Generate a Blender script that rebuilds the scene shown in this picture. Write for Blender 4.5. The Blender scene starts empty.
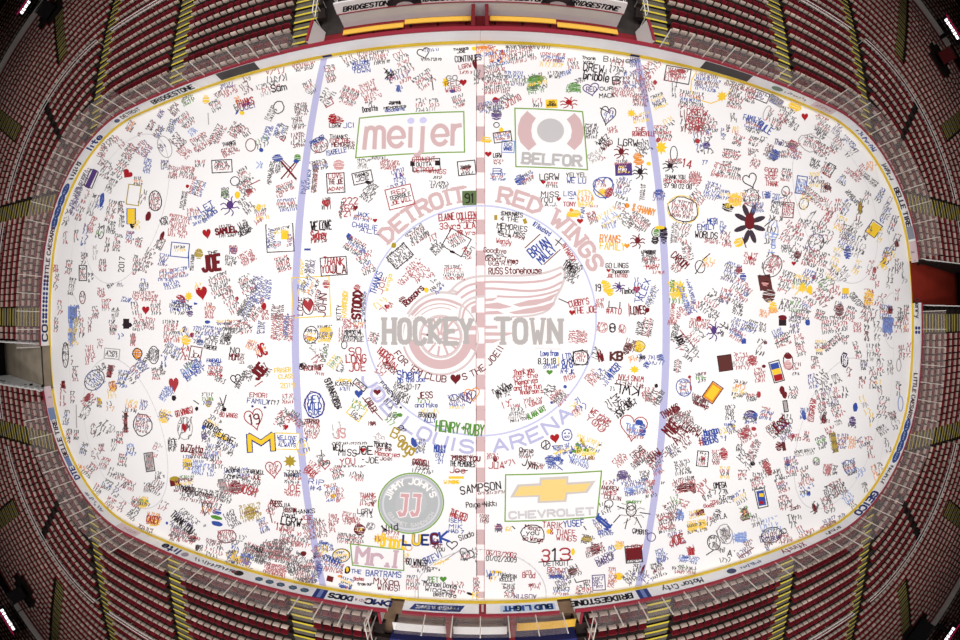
import bpy, math, random
import numpy as np
from mathutils import Matrix, Vector
from mathutils.geometry import tessellate_polygon

random.seed(7)
SC = bpy.context.scene
COL = SC.collection

# ------------------------------------------------------------------ camera model (fisheye hung under the roof)
H, F, X0, Y0 = 15.871, 415.146, 0.0408, -0.1255
TX, TY, RZ = -0.010480, -0.003893, 0.000243
def _rot():
    c, s = math.cos(TX), math.sin(TX); Rx = np.array([[1, 0, 0], [0, c, -s], [0, s, c]])
    c, s = math.cos(TY), math.sin(TY); Ry = np.array([[c, 0, s], [0, 1, 0], [-s, 0, c]])
    c, s = math.cos(RZ), math.sin(RZ); Rz = np.array([[c, -s, 0], [s, c, 0], [0, 0, 1]])
    return Rz @ Ry @ Rx
RM = _rot(); CAM = np.array([X0, Y0, H])
def rays(P):
    P = np.asarray(P, float).reshape(-1, 2)
    dx, dy = P[:, 0] - 480, 320 - P[:, 1]
    r = np.hypot(dx, dy) + 1e-9
    th = 2 * np.arcsin(np.clip(r / (2 * F), 0, 0.7071))
    return np.stack([dx / r * np.sin(th), dy / r * np.sin(th), -np.cos(th)], 1) @ RM
def on_z(P, z=0.0):
    d = rays(P); t = (z - H) / d[:, 2]
    return CAM + d * t[:, None]
def proj(p):
    v = RM @ (np.asarray(p, float) - CAM); r = math.hypot(v[0], v[1]) + 1e-9
    q = 2 * F * math.sin(math.atan2(r, -v[2]) / 2)
    return 480 + q * v[0] / r, 320 - q * v[1] / r

cd = bpy.data.cameras.new('arena_camera')
cd.type = 'PANO'
cd.sensor_fit = 'HORIZONTAL'; cd.sensor_width = 36.0; cd.sensor_height = 24.0
cd.clip_start = 0.05; cd.clip_end = 400
for holder in (cd, getattr(cd, 'cycles', None)):
    if holder is None: continue
    try:
        holder.panorama_type = 'FISHEYE_EQUISOLID'
        holder.fisheye_lens = F / 960 * 36.0
        holder.fisheye_fov = math.radians(230)
    except Exception:
        pass
cam = bpy.data.objects.new('arena_camera', cd); COL.objects.link(cam)
m4 = Matrix([list(r) for r in RM.T]).to_4x4(); m4.translation = Vector(CAM)
cam.matrix_world = m4
SC.camera = cam
SC.view_settings.view_transform = 'Standard'
SC.view_settings.look = 'None'
SC.view_settings.exposure = 0.0

# ------------------------------------------------------------------ materials
def lin(c):
    return tuple(((v / 255) / 12.92 if v / 255 <= 0.04045 else ((v / 255 + 0.055) / 1.055) ** 2.4) for v in c)
def mat(name, rgb, rough=0.6, spec=0.3, noise=0.0, scale=4.0, emit=0.0, metal=0.0):
    m = bpy.data.materials.new(name); m.use_nodes = True
    nt = m.node_tree; b = nt.nodes['Principled BSDF']
    c = (*lin(rgb), 1)
    b.inputs['Base Color'].default_value = c
    b.inputs['Roughness'].default_value = rough
    b.inputs['Metallic'].default_value = metal
    b.inputs['Specular IOR Level'].default_value = spec
    if noise:
        tc = nt.nodes.new('ShaderNodeTexCoord'); n = nt.nodes.new('ShaderNodeTexNoise')
        n.inputs['Scale'].default_value = scale; n.inputs['Detail'].default_value = 4
        r = nt.nodes.new('ShaderNodeValToRGB')
        r.color_ramp.elements[0].position = 0.3; r.color_ramp.elements[1].position = 0.7
        r.color_ramp.elements[0].color = (*[v * (1 - noise) for v in c[:3]], 1)
        r.color_ramp.elements[1].color = (*[min(1, v * (1 + noise)) for v in c[:3]], 1)
        nt.links.new(tc.outputs['Object'], n.inputs['Vector']); nt.links.new(n.outputs['Fac'], r.inputs['Fac'])
        nt.links.new(r.outputs['Color'], b.inputs['Base Color'])
    if emit:
        b.inputs['Emission Color'].default_value = c; b.inputs['Emission Strength'].default_value = emit
    return m
def attr_mat(name, rough=0.6, spec=0.2):
    m = bpy.data.materials.new(name); m.use_nodes = True
    nt = m.node_tree; b = nt.nodes['Principled BSDF']
    a = nt.nodes.new('ShaderNodeAttribute'); a.attribute_name = 'Col'
    nt.links.new(a.outputs['Color'], b.inputs['Base Color'])
    b.inputs['Roughness'].default_value = rough; b.inputs['Specular IOR Level'].default_value = spec
    return m
def glass_mat():
    m = bpy.data.materials.new('rink_glass'); m.use_nodes = True
    nt = m.node_tree; nt.nodes.clear()
    o = nt.nodes.new('ShaderNodeOutputMaterial'); mx = nt.nodes.new('ShaderNodeMixShader'); mx2 = nt.nodes.new('ShaderNodeMixShader')
    t = nt.nodes.new('ShaderNodeBsdfTransparent'); t.inputs['Color'].default_value = (0.93, 0.93, 0.93, 1)
    d = nt.nodes.new('ShaderNodeBsdfDiffuse'); d.inputs['Color'].default_value = (*lin((200, 182, 178)), 1)
    g = nt.nodes.new('ShaderNodeBsdfGlossy'); g.inputs['Roughness'].default_value = 0.08
    mx.inputs['Fac'].default_value = 0.20; mx2.inputs['Fac'].default_value = 0.04
    nt.links.new(t.outputs[0], mx.inputs[1]); nt.links.new(d.outputs[0], mx.inputs[2])
    nt.links.new(mx.outputs[0], mx2.inputs[1]); nt.links.new(g.outputs[0], mx2.inputs[2])
    nt.links.new(mx2.outputs[0], o.inputs['Surface'])
    return m
M = dict(
    ice=mat('ice', (238, 235, 235), 0.35, 0.12, 0.012, 0.25),
    paint=attr_mat('marker_paint', 0.7, 0.08),
    board=mat('white_board', (252, 252, 255), 0.4, 0.3, 0.02, 0.7),
    kick=mat('yellow_kickplate', (246, 210, 52), 0.45),
    rail=mat('maroon_cap', (150, 42, 58), 0.45),
    print=attr_mat('board_print', 0.5, 0.2),
    glass=glass_mat(),
    post=mat('stanchion_metal', (232, 226, 216), 0.4, 0.5),
    concrete=mat('terrace_concrete', (48, 40, 38), 0.9, 0.1, 0.25, 1.2),
    step=mat('aisle_concrete', (104, 98, 86), 0.9, 0.1, 0.2, 2.0),
    yellow=mat('step_edge_yellow', (226, 204, 66), 0.6),
    seat=attr_mat('seat_plastic', 0.42, 0.4),
    frame=mat('seat_frame_metal', (40, 30, 30), 0.6),
    white=mat('white_painted', (244, 240, 238), 0.5),
    grey=mat('grey_panel', (232, 234, 236), 0.6, 0.2, 0.04, 0.8),
    dark=mat('dark_floor', (62, 56, 54), 0.85, 0.1, 0.2, 1.5),
    redfloor=mat('red_rubber', (128, 40, 46), 0.8, 0.1, 0.12, 1.5),
    wood=mat('yellow_bench', (238, 186, 72), 0.5),
    ply=mat('brown_floor', (126, 102, 82), 0.8, 0.1, 0.12, 1.0),
    tan=mat('tunnel_floor', (150, 138, 122), 0.8, 0.1, 0.2, 0.6),
    black=mat('black_metal', (16, 14, 18), 0.6),
    redwall=mat('red_wall', (112, 22, 30), 0.6),
    fascia=mat('pale_fascia', (236, 230, 224), 0.6, 0.2, 0.06, 0.5),
    navy=mat('navy_cloth', (44, 48, 110), 0.7),
    led=mat('lit_white', (255, 248, 250), 0.5, 0, emit=2.2),
    ledpink=mat('lit_pink', (200, 30, 90), 0.5, 0, emit=0.6),
    redgate=mat('red_gate', (132, 40, 27), 0.6, 0.2, 0.1, 1.0),
)

# ------------------------------------------------------------------ mesh helpers
def tag(o, label=None, cat=None, group=None, kind=None):
    if label: o['label'] = label
    if cat: o['category'] = cat
    if group: o['group'] = group
    if kind: o['kind'] = kind
    return o
def link(name, me, parent=None):
    o = bpy.data.objects.new(name, me); COL.objects.link(o)
    if parent: o.parent = parent
    return o
def empty(name, loc=(0, 0, 0), rz=0.0):
    o = bpy.data.objects.new(name, None); COL.objects.link(o)
    o.location = loc; o.rotation_euler = (0, 0, rz); o.empty_display_size = 0.2
    return o
class MB:
    def __init__(s): s.v = []; s.f = []; s.c = []
    def poly(s, pts, col=None):
        n = len(s.v); s.v += [tuple(p) for p in pts]; s.f.append(tuple(range(n, n + len(pts)))); s.c.append(col)
    def box(s, x0, x1, y0, y1, z0, z1, fn=None, col=None):
        P = [(x0, y0, z0), (x1, y0, z0), (x1, y1, z0), (x0, y1, z0), (x0, y0, z1), (x1, y0, z1), (x1, y1, z1), (x0, y1, z1)]
        if fn: P = [fn(*p) for p in P]
        n = len(s.v); s.v += P
        for f in ((3, 2, 1, 0), (4, 5, 6, 7), (0, 1, 5, 4), (1, 2, 6, 5), (2, 3, 7, 6), (3, 0, 4, 7)):
            s.f.append(tuple(n + i for i in f)); s.c.append(col)
    def tube(s, a, b, r, n=6, col=None):
        a, b = Vector(a), Vector(b); d = (b - a).normalized()
        u = d.orthogonal().normalized(); w = d.cross(u); k = len(s.v)
        for p in (a, b):
            for i in range(n):
                t = 2 * math.pi * i / n; s.v.append(tuple(p + (u * math.cos(t) + w * math.sin(t)) * r))
        for i in range(n):
            j = (i + 1) % n; s.f.append((k + i, k + j, k + n + j, k + n + i)); s.c.append(col)
        s.f.append(tuple(k + i for i in reversed(range(n)))); s.c.append(col)
        s.f.append(tuple(k + n + i for i in range(n))); s.c.append(col)
    def mesh(s, name, m):
        me = bpy.data.meshes.new(name); me.from_pydata(s.v, [], s.f)
        me.materials.append(m)
        if any(c is not None for c in s.c):
            at = me.color_attributes.new('Col', 'FLOAT_COLOR', 'CORNER'); arr = []
            for f, c in zip(s.f, s.c):
                c = c or (0.5, 0.5, 0.5); arr += [c[0], c[1], c[2], 1.0] * len(f)
            at.data.foreach_set('color', arr)
        me.update(); return me
    def build(s, name, m, parent=None): return link(name, s.mesh(name, m), parent)

# ------------------------------------------------------------------ stroke lettering
GL = {}
for ln in '''A 00264 0|1232
B 000636454433 03|334241300 0
C 4536160501103041
D 00062644422000
E 46060040|0333
F 460600|0333
G 45361605011030414323
H 0600|4640|0343
I 2620
J 464130100 1
K 0600|460340
L 060040
M 0006234640
N 00064046
O 1605011030414536 16
P 00063645443303
Q 160501103041453616|2240
R 00063645443303|2340
S 45361605041333424130 1001
T 0646|2620
U 060110304146
V 062046
W 0610233046
X 0640|4600
Y 062346|2320
Z 06460040
0 160501103041453616
1 152620
2 051636454400 40
3 05163645443342413010 01|1333
4 30360242
5 46060333424130 1001
6 45361605011030414233 1302
7 064610
8 13040516364544331302011030414233
9 103041453616050413 3344
a 4334140301103041|4440
b 0600|031434434130 1001
c 433414030110 3041
d 4640|413010010314 3443
e 024243341403 0110 3041
f 46362520|0444
h 0600|03143443 40
i 2420
j 2421101 1
k 0600|044 4|0340
l 2620
m 0004|0314230 0|2314
n 0004|0314344340
o 140301103041433414
r 0004|03143443
s 433414031333424130 1001
t 2621303 1|0444
u 0401103041|4440
v 042044
w 0410233044
y 0422|4410
g 4341301001031434 43
p 0004
! 2622|2120
+ 1353|3234
- 1333
. 2021
' 2625
# 1016|3036|0242|0444
& 40051636340110304 2
/ 0046
: 2423|2120
@ 3324132231|3141453616050110 30
; 2423'''.split('\n'):
    k, s = ln[0], ln[2:].replace(' ', '')
    GL[k] = [[(int(a), int(b)) for a, b in zip(p[0::2], p[1::2])] for p in s.split('|')]
GL['~'] = GL['/']
GL['m'] = [[(0, 0), (0, 4)], [(0, 3), (1, 4), (2, 3), (2, 0)], [(2, 3), (3, 4), (4, 3), (4, 0)]]
GL['p'] = [[(0, -2), (0, 4)], [(0, 3), (1, 4), (3, 4), (4, 3), (4, 1), (3, 0), (1, 0), (0, 1)]]
GL['y'] = [[(0, 4), (2, 1)], [(4, 4), (1, -2)]]
GL['g'] = [[(4, 4), (4, -1), (3, -2), (1, -2)], [(4, 3), (3, 4), (1, 4), (0, 3), (0, 1), (1, 0), (3, 0), (4, 1)]]
ROUND = set('COGQSUJ0368952abcdeghmnopqrsu')
NARROW = {'I': 1.6, 'i': 1.6, 'l': 1.6, '1': 2.5, '.': 1.4, "'": 1.4, '!': 1.6, ':': 1.6, 'j': 2.2, 'M': 4.6, 'W': 4.8, 'm': 4.8}
def glyph(ch):
    g = GL.get(ch)
    if g is None: g = GL.get(ch.upper())
    return g
def chaikin(p):
    closed = p[0] == p[-1]; q = []
    if not closed: q.append(p[0])
    for a, b in zip(p[:-1], p[1:]):
        q.append((a[0] * .75 + b[0] * .25, a[1] * .75 + b[1] * .25)); q.append((a[0] * .25 + b[0] * .75, a[1] * .25 + b[1] * .75))
    q.append(q[0] if closed else p[-1])
    return q
def layout(text, smooth=True, jit=0.0, rnd=random):
    """strokes of one text line in units of letter height 6; returns strokes, width"""
    x = 0.0; out = []
    for ch in text:
        if ch == ' ': x += 3.0; continue
        g = glyph(ch)
        if not g: x += 3; continue
        wd = NARROW.get(ch, 4.0); off = 2 - wd / 2 if ch in 'Iil.\'!:1j' else 0
        sc = wd / 4 if ch in 'MWm' else 1
        jx, jy = rnd.uniform(-jit, jit), rnd.uniform(-jit, jit) * 1.5
        for p in g:
            q = [((a * sc - off + x + jx + rnd.uniform(-jit, jit) * .6), b + jy + rnd.uniform(-jit, jit) * .6) for a, b in p]
            if smooth and ch in ROUND and len(q) > 3:
                if p[0] == p[-1]: q[-1] = q[0]
                q = chaikin(q)
            out.append(q)
        x += wd + 1.5
    return out, max(x - 1.5, 0.5)
def strip(poly, w):
    """outline quads of a polyline with width w (2-D)"""
    for (ax, ay), (bx, by) in zip(poly[:-1], poly[1:]):
        dx, dy = bx - ax, by - ay; L = math.hypot(dx, dy)
        if L < 1e-6: continue
        ux, uy = dx / L, dy / L; nx, ny = -uy * w / 2, ux * w / 2; e = w * 0.32
        ax2, ay2, bx2, by2 = ax - ux * e, ay - uy * e, bx + ux * e, by + uy * e
        yield [(ax2 + nx, ay2 + ny), (bx2 + nx, by2 + ny), (bx2 - nx, by2 - ny), (ax2 - nx, ay2 - ny)]
MARKS = r'''
@ 80 40 5.333
S 270 460 36 60 60 kro 4
S 430 395 28 40 60 p 3
S 505 370 60 55 45 kd 4
S 575 320 65 45 30 kg 4
e 672 318 34 44 0 y
S 725 350 60 60 30 krw 4
S 380 455 34 60 60 kr 3
S 490 455 36 80 70 kb 4
S 420 490 40 70 60 kdb 4
S 320 500 18 30 60 d 2
S 600 490 40 36 40 c 3
S 565 430 75 80 40 krw 5
S 520 540 60 80 45 kd 5
S 645 545 95 80 30 rdw 5
S 340 580 80 85 55 rp 6
S 265 595 55 90 60 kr 5
S 160 545 110 40 38 kd 2
S 735 500 55 100 60 krd 5
S 785 245 80 30 15 bp 2
S 740 290 40 30 30 d 2
S 800 275 90 40 25 r 2
T 795 552 70 20 12 k THANKS
S 830 480 60 80 60 kr 5
S 800 590 95 50 25 dr 4
S 435 570 40 40 50 kp 2
L 683 390 3 60 0 w
e 838 385 10 30 -30 b
S 838 360 26 40 30 k 3
S 840 320 26 40 30 o 2
S 560 595 60 70 50 r 4
S 210 545 40 70 50 rw 3
S 120 600 40 60 60 rk 3
E 452 570 70 120 20 w
@ 240 0 4
S 30 300 40 50 20 kr 3
S 145 300 80 60 10 rkd 2
S 115 355 90 50 15 krw 3
T 155 350 60 30 12 k Sam
S 25 350 40 50 30 d 3
T 20 410 70 30 15 r THANKS
T 30 425 60 24 15 p JOE!
S 15 520 30 60 40 krd 4
e 8 452 20 16 0 y
C 155 430 40 50 -20 k
S 125 455 30 60 60 kw 3
S 245 437 55 50 5 dk 5
S 235 492 50 50 8 kdw 5
S 232 560 60 60 8 ddk 4
S 110 535 30 60 70 b 3
S 165 525 60 50 70 bk 4
h 172 555 24 24 10 r
E 43 580 40 50 0 d
S 90 570 50 40 20 gk 2
e 85 600 18 18 0 b
e 150 632 40 28 0 b
e 230 632 26 30 0 g
S 258 267 90 30 10 rdk 3
S 280 350 45 55 30 krw 4
S 362 295 40 70 10 krd 6
S 435 235 60 55 30 kd 3
S 505 225 60 40 10 rdk 3
T 485 268 70 50 5 b WELCOME/HOCKEY/TOWN
S 565 230 65 55 8 krd 4
h 735 215 50 45 15 k
S 770 200 60 14 5 b 1
S 765 238 80 12 0 k 1
S 655 250 55 100 30 rk 5
S 620 300 60 40 15 kr 2
D 600 300 30 40 0 kb
S 660 310 60 40 20 bro 2
S 350 385 50 70 60 kw 3
R 353 410 34 28 30 r
S 435 385 70 70 -20 rkr 6
S 520 365 70 80 25 rr 5
S 525 415 50 20 10 k 1
T 520 435 60 22 8 k Danette
S 580 425 0 0 0 k 1
T 620 412 80 14 3 k THANKS/FOR THE
T 620 435 100 22 5 kb MEMORIES/GOODBYE
S 725 420 45 55 5 kr 3
S 775 420 40 50 5 krw 3
S 738 320 80 60 35 kr 4
L 765 300 8 60 0 k
S 875 405 50 50 20 kr 4
T 884 202 60 22 5 k THANKS/JOE
T 912 234 105 24 5 k CONTINUES
T 900 265 50 18 10 r LGRW
S 905 290 60 14 0 r 1
T 850 335 60 70 5 kdr GO/RED/WINGS
* 822 330 30 50 0 y
H 893 332 28 30 0 R
e 850 365 26 14 0 b
H 940 262 18 50 10 d
S 946 310 20 60 0 k 4
E 380 475 40 20 10 R
e 370 475 34 40 0 R
e 395 482 40 24 -10 R
T 380 502 44 18 0 k LGRW
T 435 502 44 20 5 b JCI
E 318 580 70 60 20 k
S 318 582 56 50 20 kr 4
T 310 562 60 20 30 b FOREVER
T 395 548 70 18 0 k THANKS
T 400 563 80 16 0 r FOR THE
T 412 578 90 18 2 d MEMORIES
T 385 606 80 20 10 b ISABELLE
S 440 590 30 16 0 k 1
S 660 628 0 0 0 k 1
e 633 355 14 30 0 b
S 635 355 26 26 0 b 2
S 560 632 70 14 0 kd 1
e 938 194 24 16 0 y
e 958 190 10 12 0 o
@ 480 0 4
e 15 190 40 14 0 o
D 70 220 60 60 0 rob
S 20 205 80 40 10 rob 3
S 75 232 90 60 8 bro 4
S 165 215 110 70 12 krd 5
S 190 190 180 14 -2 k 1
S 295 230 100 36 -3 rb 3
S 322 240 40 20 0 b 2
S 372 255 40 46 5 rk 3
T 435 240 55 30 -5 k Thank/you
T 455 272 80 30 -6 k DREW
T 465 305 100 36 -8 k Gribble
T 560 240 130 22 -4 kp Bilbien
S 550 265 60 50 -5 rk 2
S 545 290 90 26 -5 k 1
S 625 240 50 60 0 bp 4
S 685 270 60 50 50 rk 3
S 560 325 60 36 5 kr 2
S 610 320 70 70 5 bdp 4
S 645 300 60 60 30 rp 4
T 545 322 30 30 5 k B
S 60 285 90 50 5 krd 4
S 65 340 110 70 5 kdr 6
S 140 300 70 30 0 b 2
e 220 325 60 50 10 g
e 210 350 50 26 0 g
e 240 315 34 30 0 G
S 225 335 90 80 10 kgy 5
S 150 330 60 30 0 kp 2
S 290 260 100 20 -4 y 1
S 300 300 60 30 0 k 2
S 345 292 50 20 20 b 2
S 400 322 46 20 20 k 2
e 378 348 50 36 -5 g
S 375 355 60 34 0 g 2
h 445 360 64 52 10 p
T 445 357 40 20 0 p RED
T 505 363 70 34 3 k OUR/
T 508 382 60 18 3 k MACK
S 570 370 90 40 0 rr 3
e 700 330 18 18 0 r
S 665 340 70 60 20 rd 4
S 640 400 60 50 -5 dr 5
S 715 405 60 60 20 kyp 5
S 770 310 60 40 -8 r 2
B 790 300 100 60 -10 k
S 790 295 80 40 -10 dr 4
e 805 285 40 20 -10 r
e 770 290 30 24 -10 r
S 775 360 14 60 0 k 3
S 845 400 100 70 -8 krb 5
S 815 470 26 120 0 kd 4
C 930 330 180 150 40 y
S 910 320 100 90 -10 bdp 7
S 880 490 90 100 -6 rdk 7
S 935 500 30 60 0 rk 4
T 865 480 80 90 -5 r DREW/RED BULL/KERNEL
S 895 560 70 120 10 kb 5
e 870 565 22 20 0 r
e 905 580 30 30 0 p
S 230 412 40 36 0 rk 2
q 286 415 46 34 2 y
T 286 415 36 22 2 k GO/WINGS
O 355 412 70 50 0 R
S 40 425 110 40 10 bpk 4
e 62 400 30 22 0 R
S 60 440 70 30 0 k 2
T 130 405 70 26 30 r 3~21~10
S 105 390 60 26 30 k 2
e 66 460 40 42 0 p
E 66 500 22 20 0 k
e 85 520 20 20 0 y
R 90 548 70 40 8 k
S 90 545 60 28 8 rb 3
e 25 560 46 24 -5 y
R 112 587 50 46 -3 c
T 112 587 34 34 -3 b GO/WINGS
H 33 618 28 24 0 R
T 70 622 34 18 0 k LGRW
h 510 465 60 80 -12 k
S 515 465 44 50 -10 pb 3
L 480 432 40 20 0 k
* 605 453 36 36 0 y
S 645 470 60 40 10 yr 3
S 530 520 40 26 10 r 2
S 445 525 50 60 0 k 5
T 500 570 50 50 40 kd WEEZ/WARD
S 490 575 40 50 40 k 3
T 640 518 40 16 0 r THE
T 655 535 90 20 0 r ROARKSVILLE
S 725 520 50 36 0 rk 3
S 755 490 40 40 30 yk 2
T 592 570 76 28 -3 k LGRW
O 565 610 60 60 0 d
e 630 628 36 34 0 o
S 655 590 60 60 40 k 4
* 725 590 50 60 0 y
E 775 615 28 60 0 k
S 740 545 60 40 0 rk 3
e 712 560 16 20 0 r
S 460 625 60 40 30 w 3
S 490 635 40 20 0 r 1
@ 720 40 5.333
* 10 300 60 60 0 y
e 10 290 16 16 0 d
S 75 240 110 30 -15 kd 2
S 80 275 60 50 -15 dk 3
S 80 330 80 70 -12 krd 5
S 150 260 70 40 -20 rd 3
S 165 300 60 70 -20 rkr 5
R 220 300 80 50 -22 k
S 220 300 60 36 -22 p 3
q 298 325 80 44 -30 w
S 298 325 70 40 -30 kb 4
e 400 355 70 50 -20 y
H 452 412 36 44 0 R
S 540 420 70 30 -25 rw 2
S 545 470 70 60 -30 krw 4
S 540 500 60 50 -30 k 3
E 250 390 34 80 -20 w
S 265 400 20 70 -20 rk 3
S 360 380 80 40 -20 k 2
S 330 420 40 50 0 r 3
S 370 430 60 50 -20 k 3
S 300 450 60 60 -20 kr 3
S 395 460 50 40 -30 k 2
T 170 420 90 30 -14 b FAMILY
T 240 470 80 40 -35 b RULE
S 180 450 100 50 -15 bpr 4
S 180 485 90 24 -12 k 2
S 75 415 34 50 0 k 2
S 45 470 20 40 0 dk 3
S 85 480 40 40 0 yo 2
S 15 500 20 60 0 bp 4
S 95 535 50 60 -25 rk 4
S 180 540 50 50 -20 kr 3
S 228 535 30 40 -20 k 2
S 175 600 50 40 -10 dk 3
T 310 545 40 30 -15 p The
S 350 555 60 30 -20 k 2
e 385 560 50 50 0 r
S 395 570 60 60 -25 rkp 4
S 260 590 40 70 -20 d 5
e 290 615 50 60 -30 b
S 285 615 60 60 -20 bk 4
S 60 610 90 50 -10 krr 5
S 485 545 70 60 -20 kr 4
C 480 550 120 90 -20 w
S 545 590 90 70 -30 kr 5
S 620 560 60 90 -35 krw 5
S 625 480 50 60 -40 pw 4
S 690 545 30 80 -45 bw 3
S 700 600 30 70 -45 kw 3
S 400 610 60 50 -20 rp 4
S 340 610 50 40 0 kr 3
@ 0 160 4
S 330 90 26 120 65 kp 3
S 300 150 22 90 70 p 2
S 295 185 14 60 60 p 1
q 365 75 20 80 -25 p
R 365 75 34 70 -22 k
S 425 40 34 70 -25 kd 4
S 480 35 40 80 -30 kr 5
S 445 105 36 60 -25 kw 4
H 508 58 40 40 -40 R
S 405 15 24 40 -30 d 3
S 590 25 30 60 -10 b 5
Q 535 140 50 80 -8 G
S 555 85 40 36 0 ko 3
S 575 150 24 60 -25 kd 3
C 620 165 50 80 5 k
S 620 165 36 66 -10 dr 6
e 593 225 22 40 -20 d
S 695 50 40 50 -10 rd 4
S 660 20 30 40 0 pk 3
S 750 50 60 50 -10 rrk 4
S 800 15 40 30 0 rk 2
R 888 25 80 50 3 k
S 888 22 60 36 3 kr 4
e 750 105 14 14 0 R
S 735 160 22 70 80 kw 3
S 790 110 55 70 70 rbk 5
S 775 215 50 50 10 rrb 3
T 832 200 60 60 30 b LET/JOE
S 835 215 70 36 40 bk 3
S 795 250 50 14 20 b 1
E 940 85 36 36 0 k
e 900 135 26 34 0 g
S 900 130 30 40 0 k 3
O 920 185 76 80 0 p
e 950 140 22 30 0 y
S 320 215 24 60 -20 dkr 4
S 345 150 22 60 -25 rw 3
S 372 180 24 90 -20 kw 5
e 408 160 18 60 -10 b
S 400 170 24 60 -20 b 3
S 445 205 34 90 -15 krd 6
S 485 190 26 50 0 kd 4
S 487 245 20 50 0 k 4
q 525 225 30 60 0 y
R 525 225 34 60 0 b
e 530 258 20 36 0 k
S 545 260 30 40 0 y 2
S 265 230 16 70 -20 kw 3
S 300 200 20 60 -30 p 3
S 370 260 26 70 -20 rr 5
S 340 300 18 90 -10 pb 4
S 305 305 16 50 0 kr 3
S 260 310 16 50 0 rw 3
S 400 290 26 70 -15 kg 3
E 405 290 22 50 -10 k
S 445 270 30 50 -10 k 4
S 430 340 18 60 -10 dk 3
S 468 330 30 70 -10 kr 5
S 520 310 30 50 -10 rb 3
S 555 330 26 40 -10 kr 4
S 525 295 24 20 0 b 2
S 660 245 40 36 30 k 2
E 655 245 20 26 30 k
e 648 305 16 40 -20 d
S 640 335 30 50 -30 dk 4
S 715 265 80 90 -10 rrr 6
H 828 297 34 44 10 R
K 905 282 84 24 8 d SAMUEL
S 905 265 60 14 5 k 1
S 905 303 60 12 5 k 1
T 953 290 20 22 0 k M
R 720 360 72 56 -6 b
S 720 355 44 24 0 kyb 2
L 754 370 2 60 0 b
e 795 375 34 40 0 G
S 770 410 14 70 85 k 3
K 845 412 70 62 5 d JOE
T 850 370 40 12 5 k THE
e 935 360 30 30 0 p
S 935 360 40 36 0 r 3
S 925 405 50 40 -15 k 3
S 335 395 18 50 0 kd 3
Q 332 452 30 60 0 k
S 332 452 22 50 0 kr 4
S 410 420 26 50 0 dkr 4
S 382 370 20 60 0 w 3
T 487 418 22 60 85 k 2017
S 545 420 26 80 -5 kr 6
S 590 400 40 100 -25 dkd 6
S 365 470 24 40 0 k 2
S 275 430 24 60 -10 kr 4
S 222 435 18 30 0 r 3
S 225 490 18 70 -10 kr 4
S 288 505 24 70 -10 kw 5
E 330 550 22 50 0 d
S 330 550 16 40 0 kr 2
S 443 503 28 16 20 k 2
S 480 500 24 16 0 pw 2
S 575 500 34 50 -10 bk 4
S 655 400 40 50 -10 bp 4
S 665 460 60 50 0 rb 4
S 720 450 70 40 10 bcr 4
S 690 500 70 30 10 b 2
q 0 0 0 0 0 k
D 740 570 100 80 0 kbp
e 725 555 40 26 -30 r
* 755 545 34 40 0 y
H 808 535 46 60 10 R
e 760 615 24 24 0 p
S 720 590 80 60 0 bk 4
S 795 505 30 30 0 y 2
S 840 585 30 30 0 ro 2
S 840 610 40 50 0 rr 3
S 880 500 80 90 20 krk 6
S 925 560 60 110 30 kr 6
e 948 555 14 18 0 R
H 583 602 30 36 0 R
S 580 545 100 40 0 rr 3
S 625 590 40 60 0 rk 4
S 545 600 30 70 10 kr 4
S 510 560 50 20 -10 b 2
S 405 530 30 40 0 r 3
S 425 580 34 50 0 rw 4
q 290 610 36 50 0 c
S 300 610 40 60 0 bkp 5
S 240 590 18 60 0 rw 3
S 460 615 30 50 0 kw 4
S 380 610 24 50 0 kr 4
@ 240 160 4
S 20 60 50 60 30 krw 4
S 25 110 60 70 40 krk 5
e 35 125 30 20 0 r
L 40 100 40 -20 0 r
S 25 180 40 70 40 k 4
e 0 250 0 0 0 k
S 20 265 40 50 30 k 3
T 15 265 40 20 25 k ALEX
T 18 290 50 18 25 k SALSANO
S 80 20 30 30 0 c 1
S 120 60 18 70 85 k 3
S 145 30 50 50 0 k 4
L 170 0 40 40 0 d
X 195 40 60 70 0 d
L 165 10 60 70 0 d
L 190 70 40 -60 0 r
e 225 5 22 16 0 b
S 180 110 80 36 20 rk 3
S 160 135 30 30 20 dr 2
S 85 210 50 60 10 ykr 4
e 75 190 18 30 0 y
S 75 245 30 20 30 r 1
S 190 180 80 50 5 brk 4
q 160 310 100 110 2 W
R 160 312 108 110 3 k
S 125 315 30 80 85 bk 4
q 180 300 30 36 0 y
S 165 280 80 24 10 kyr 2
S 200 320 20 60 85 rb 3
S 150 340 30 30 0 br 3
e 200 265 14 12 0 R
S 172 415 56 60 15 rkr 6
S 30 390 60 50 30 r 4
S 320 20 70 40 10 kdb 4
S 300 70 20 120 85 kdr 6
S 275 80 14 80 85 b 3
S 255 110 20 60 85 bp 2
e 395 20 46 40 0 P
R 383 92 70 78 3 k
T 383 75 56 50 3 rd LOVE/THE JOE
T 383 115 60 14 3 r ADAM
S 495 15 50 40 0 kw 4
S 600 20 80 40 -5 rr 4
R 490 70 78 46 12 k
T 488 68 56 34 12 k THANKS/JOE
e 513 90 24 14 -20 k
S 520 130 50 80 -35 kk 6
R 745 20 110 46 3 k
T 735 -2 90 20 2 r STRAIGHT
T 735 18 60 16 2 k OUTTA
T 735 40 80 20 2 r DETROIT
q 800 15 0 0 0 k
q 690 15 18 20 0 k
q 790 12 20 20 0 k
T 790 45 70 20 -5 r WINGS
S 790 70 40 14 0 k 1
S 795 100 70 30 -3 k 2
R 907 32 70 56 6 k
e 905 30 44 16 8 n
S 907 40 50 40 8 kr 3
S 635 60 50 50 15 bR 3
T 632 62 34 20 10 b JLA
S 628 100 76 16 20 b 1
R 640 148 104 82 14 r
T 640 145 84 60 14 rk RED/TERRIBLE/JOE WILL
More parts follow.
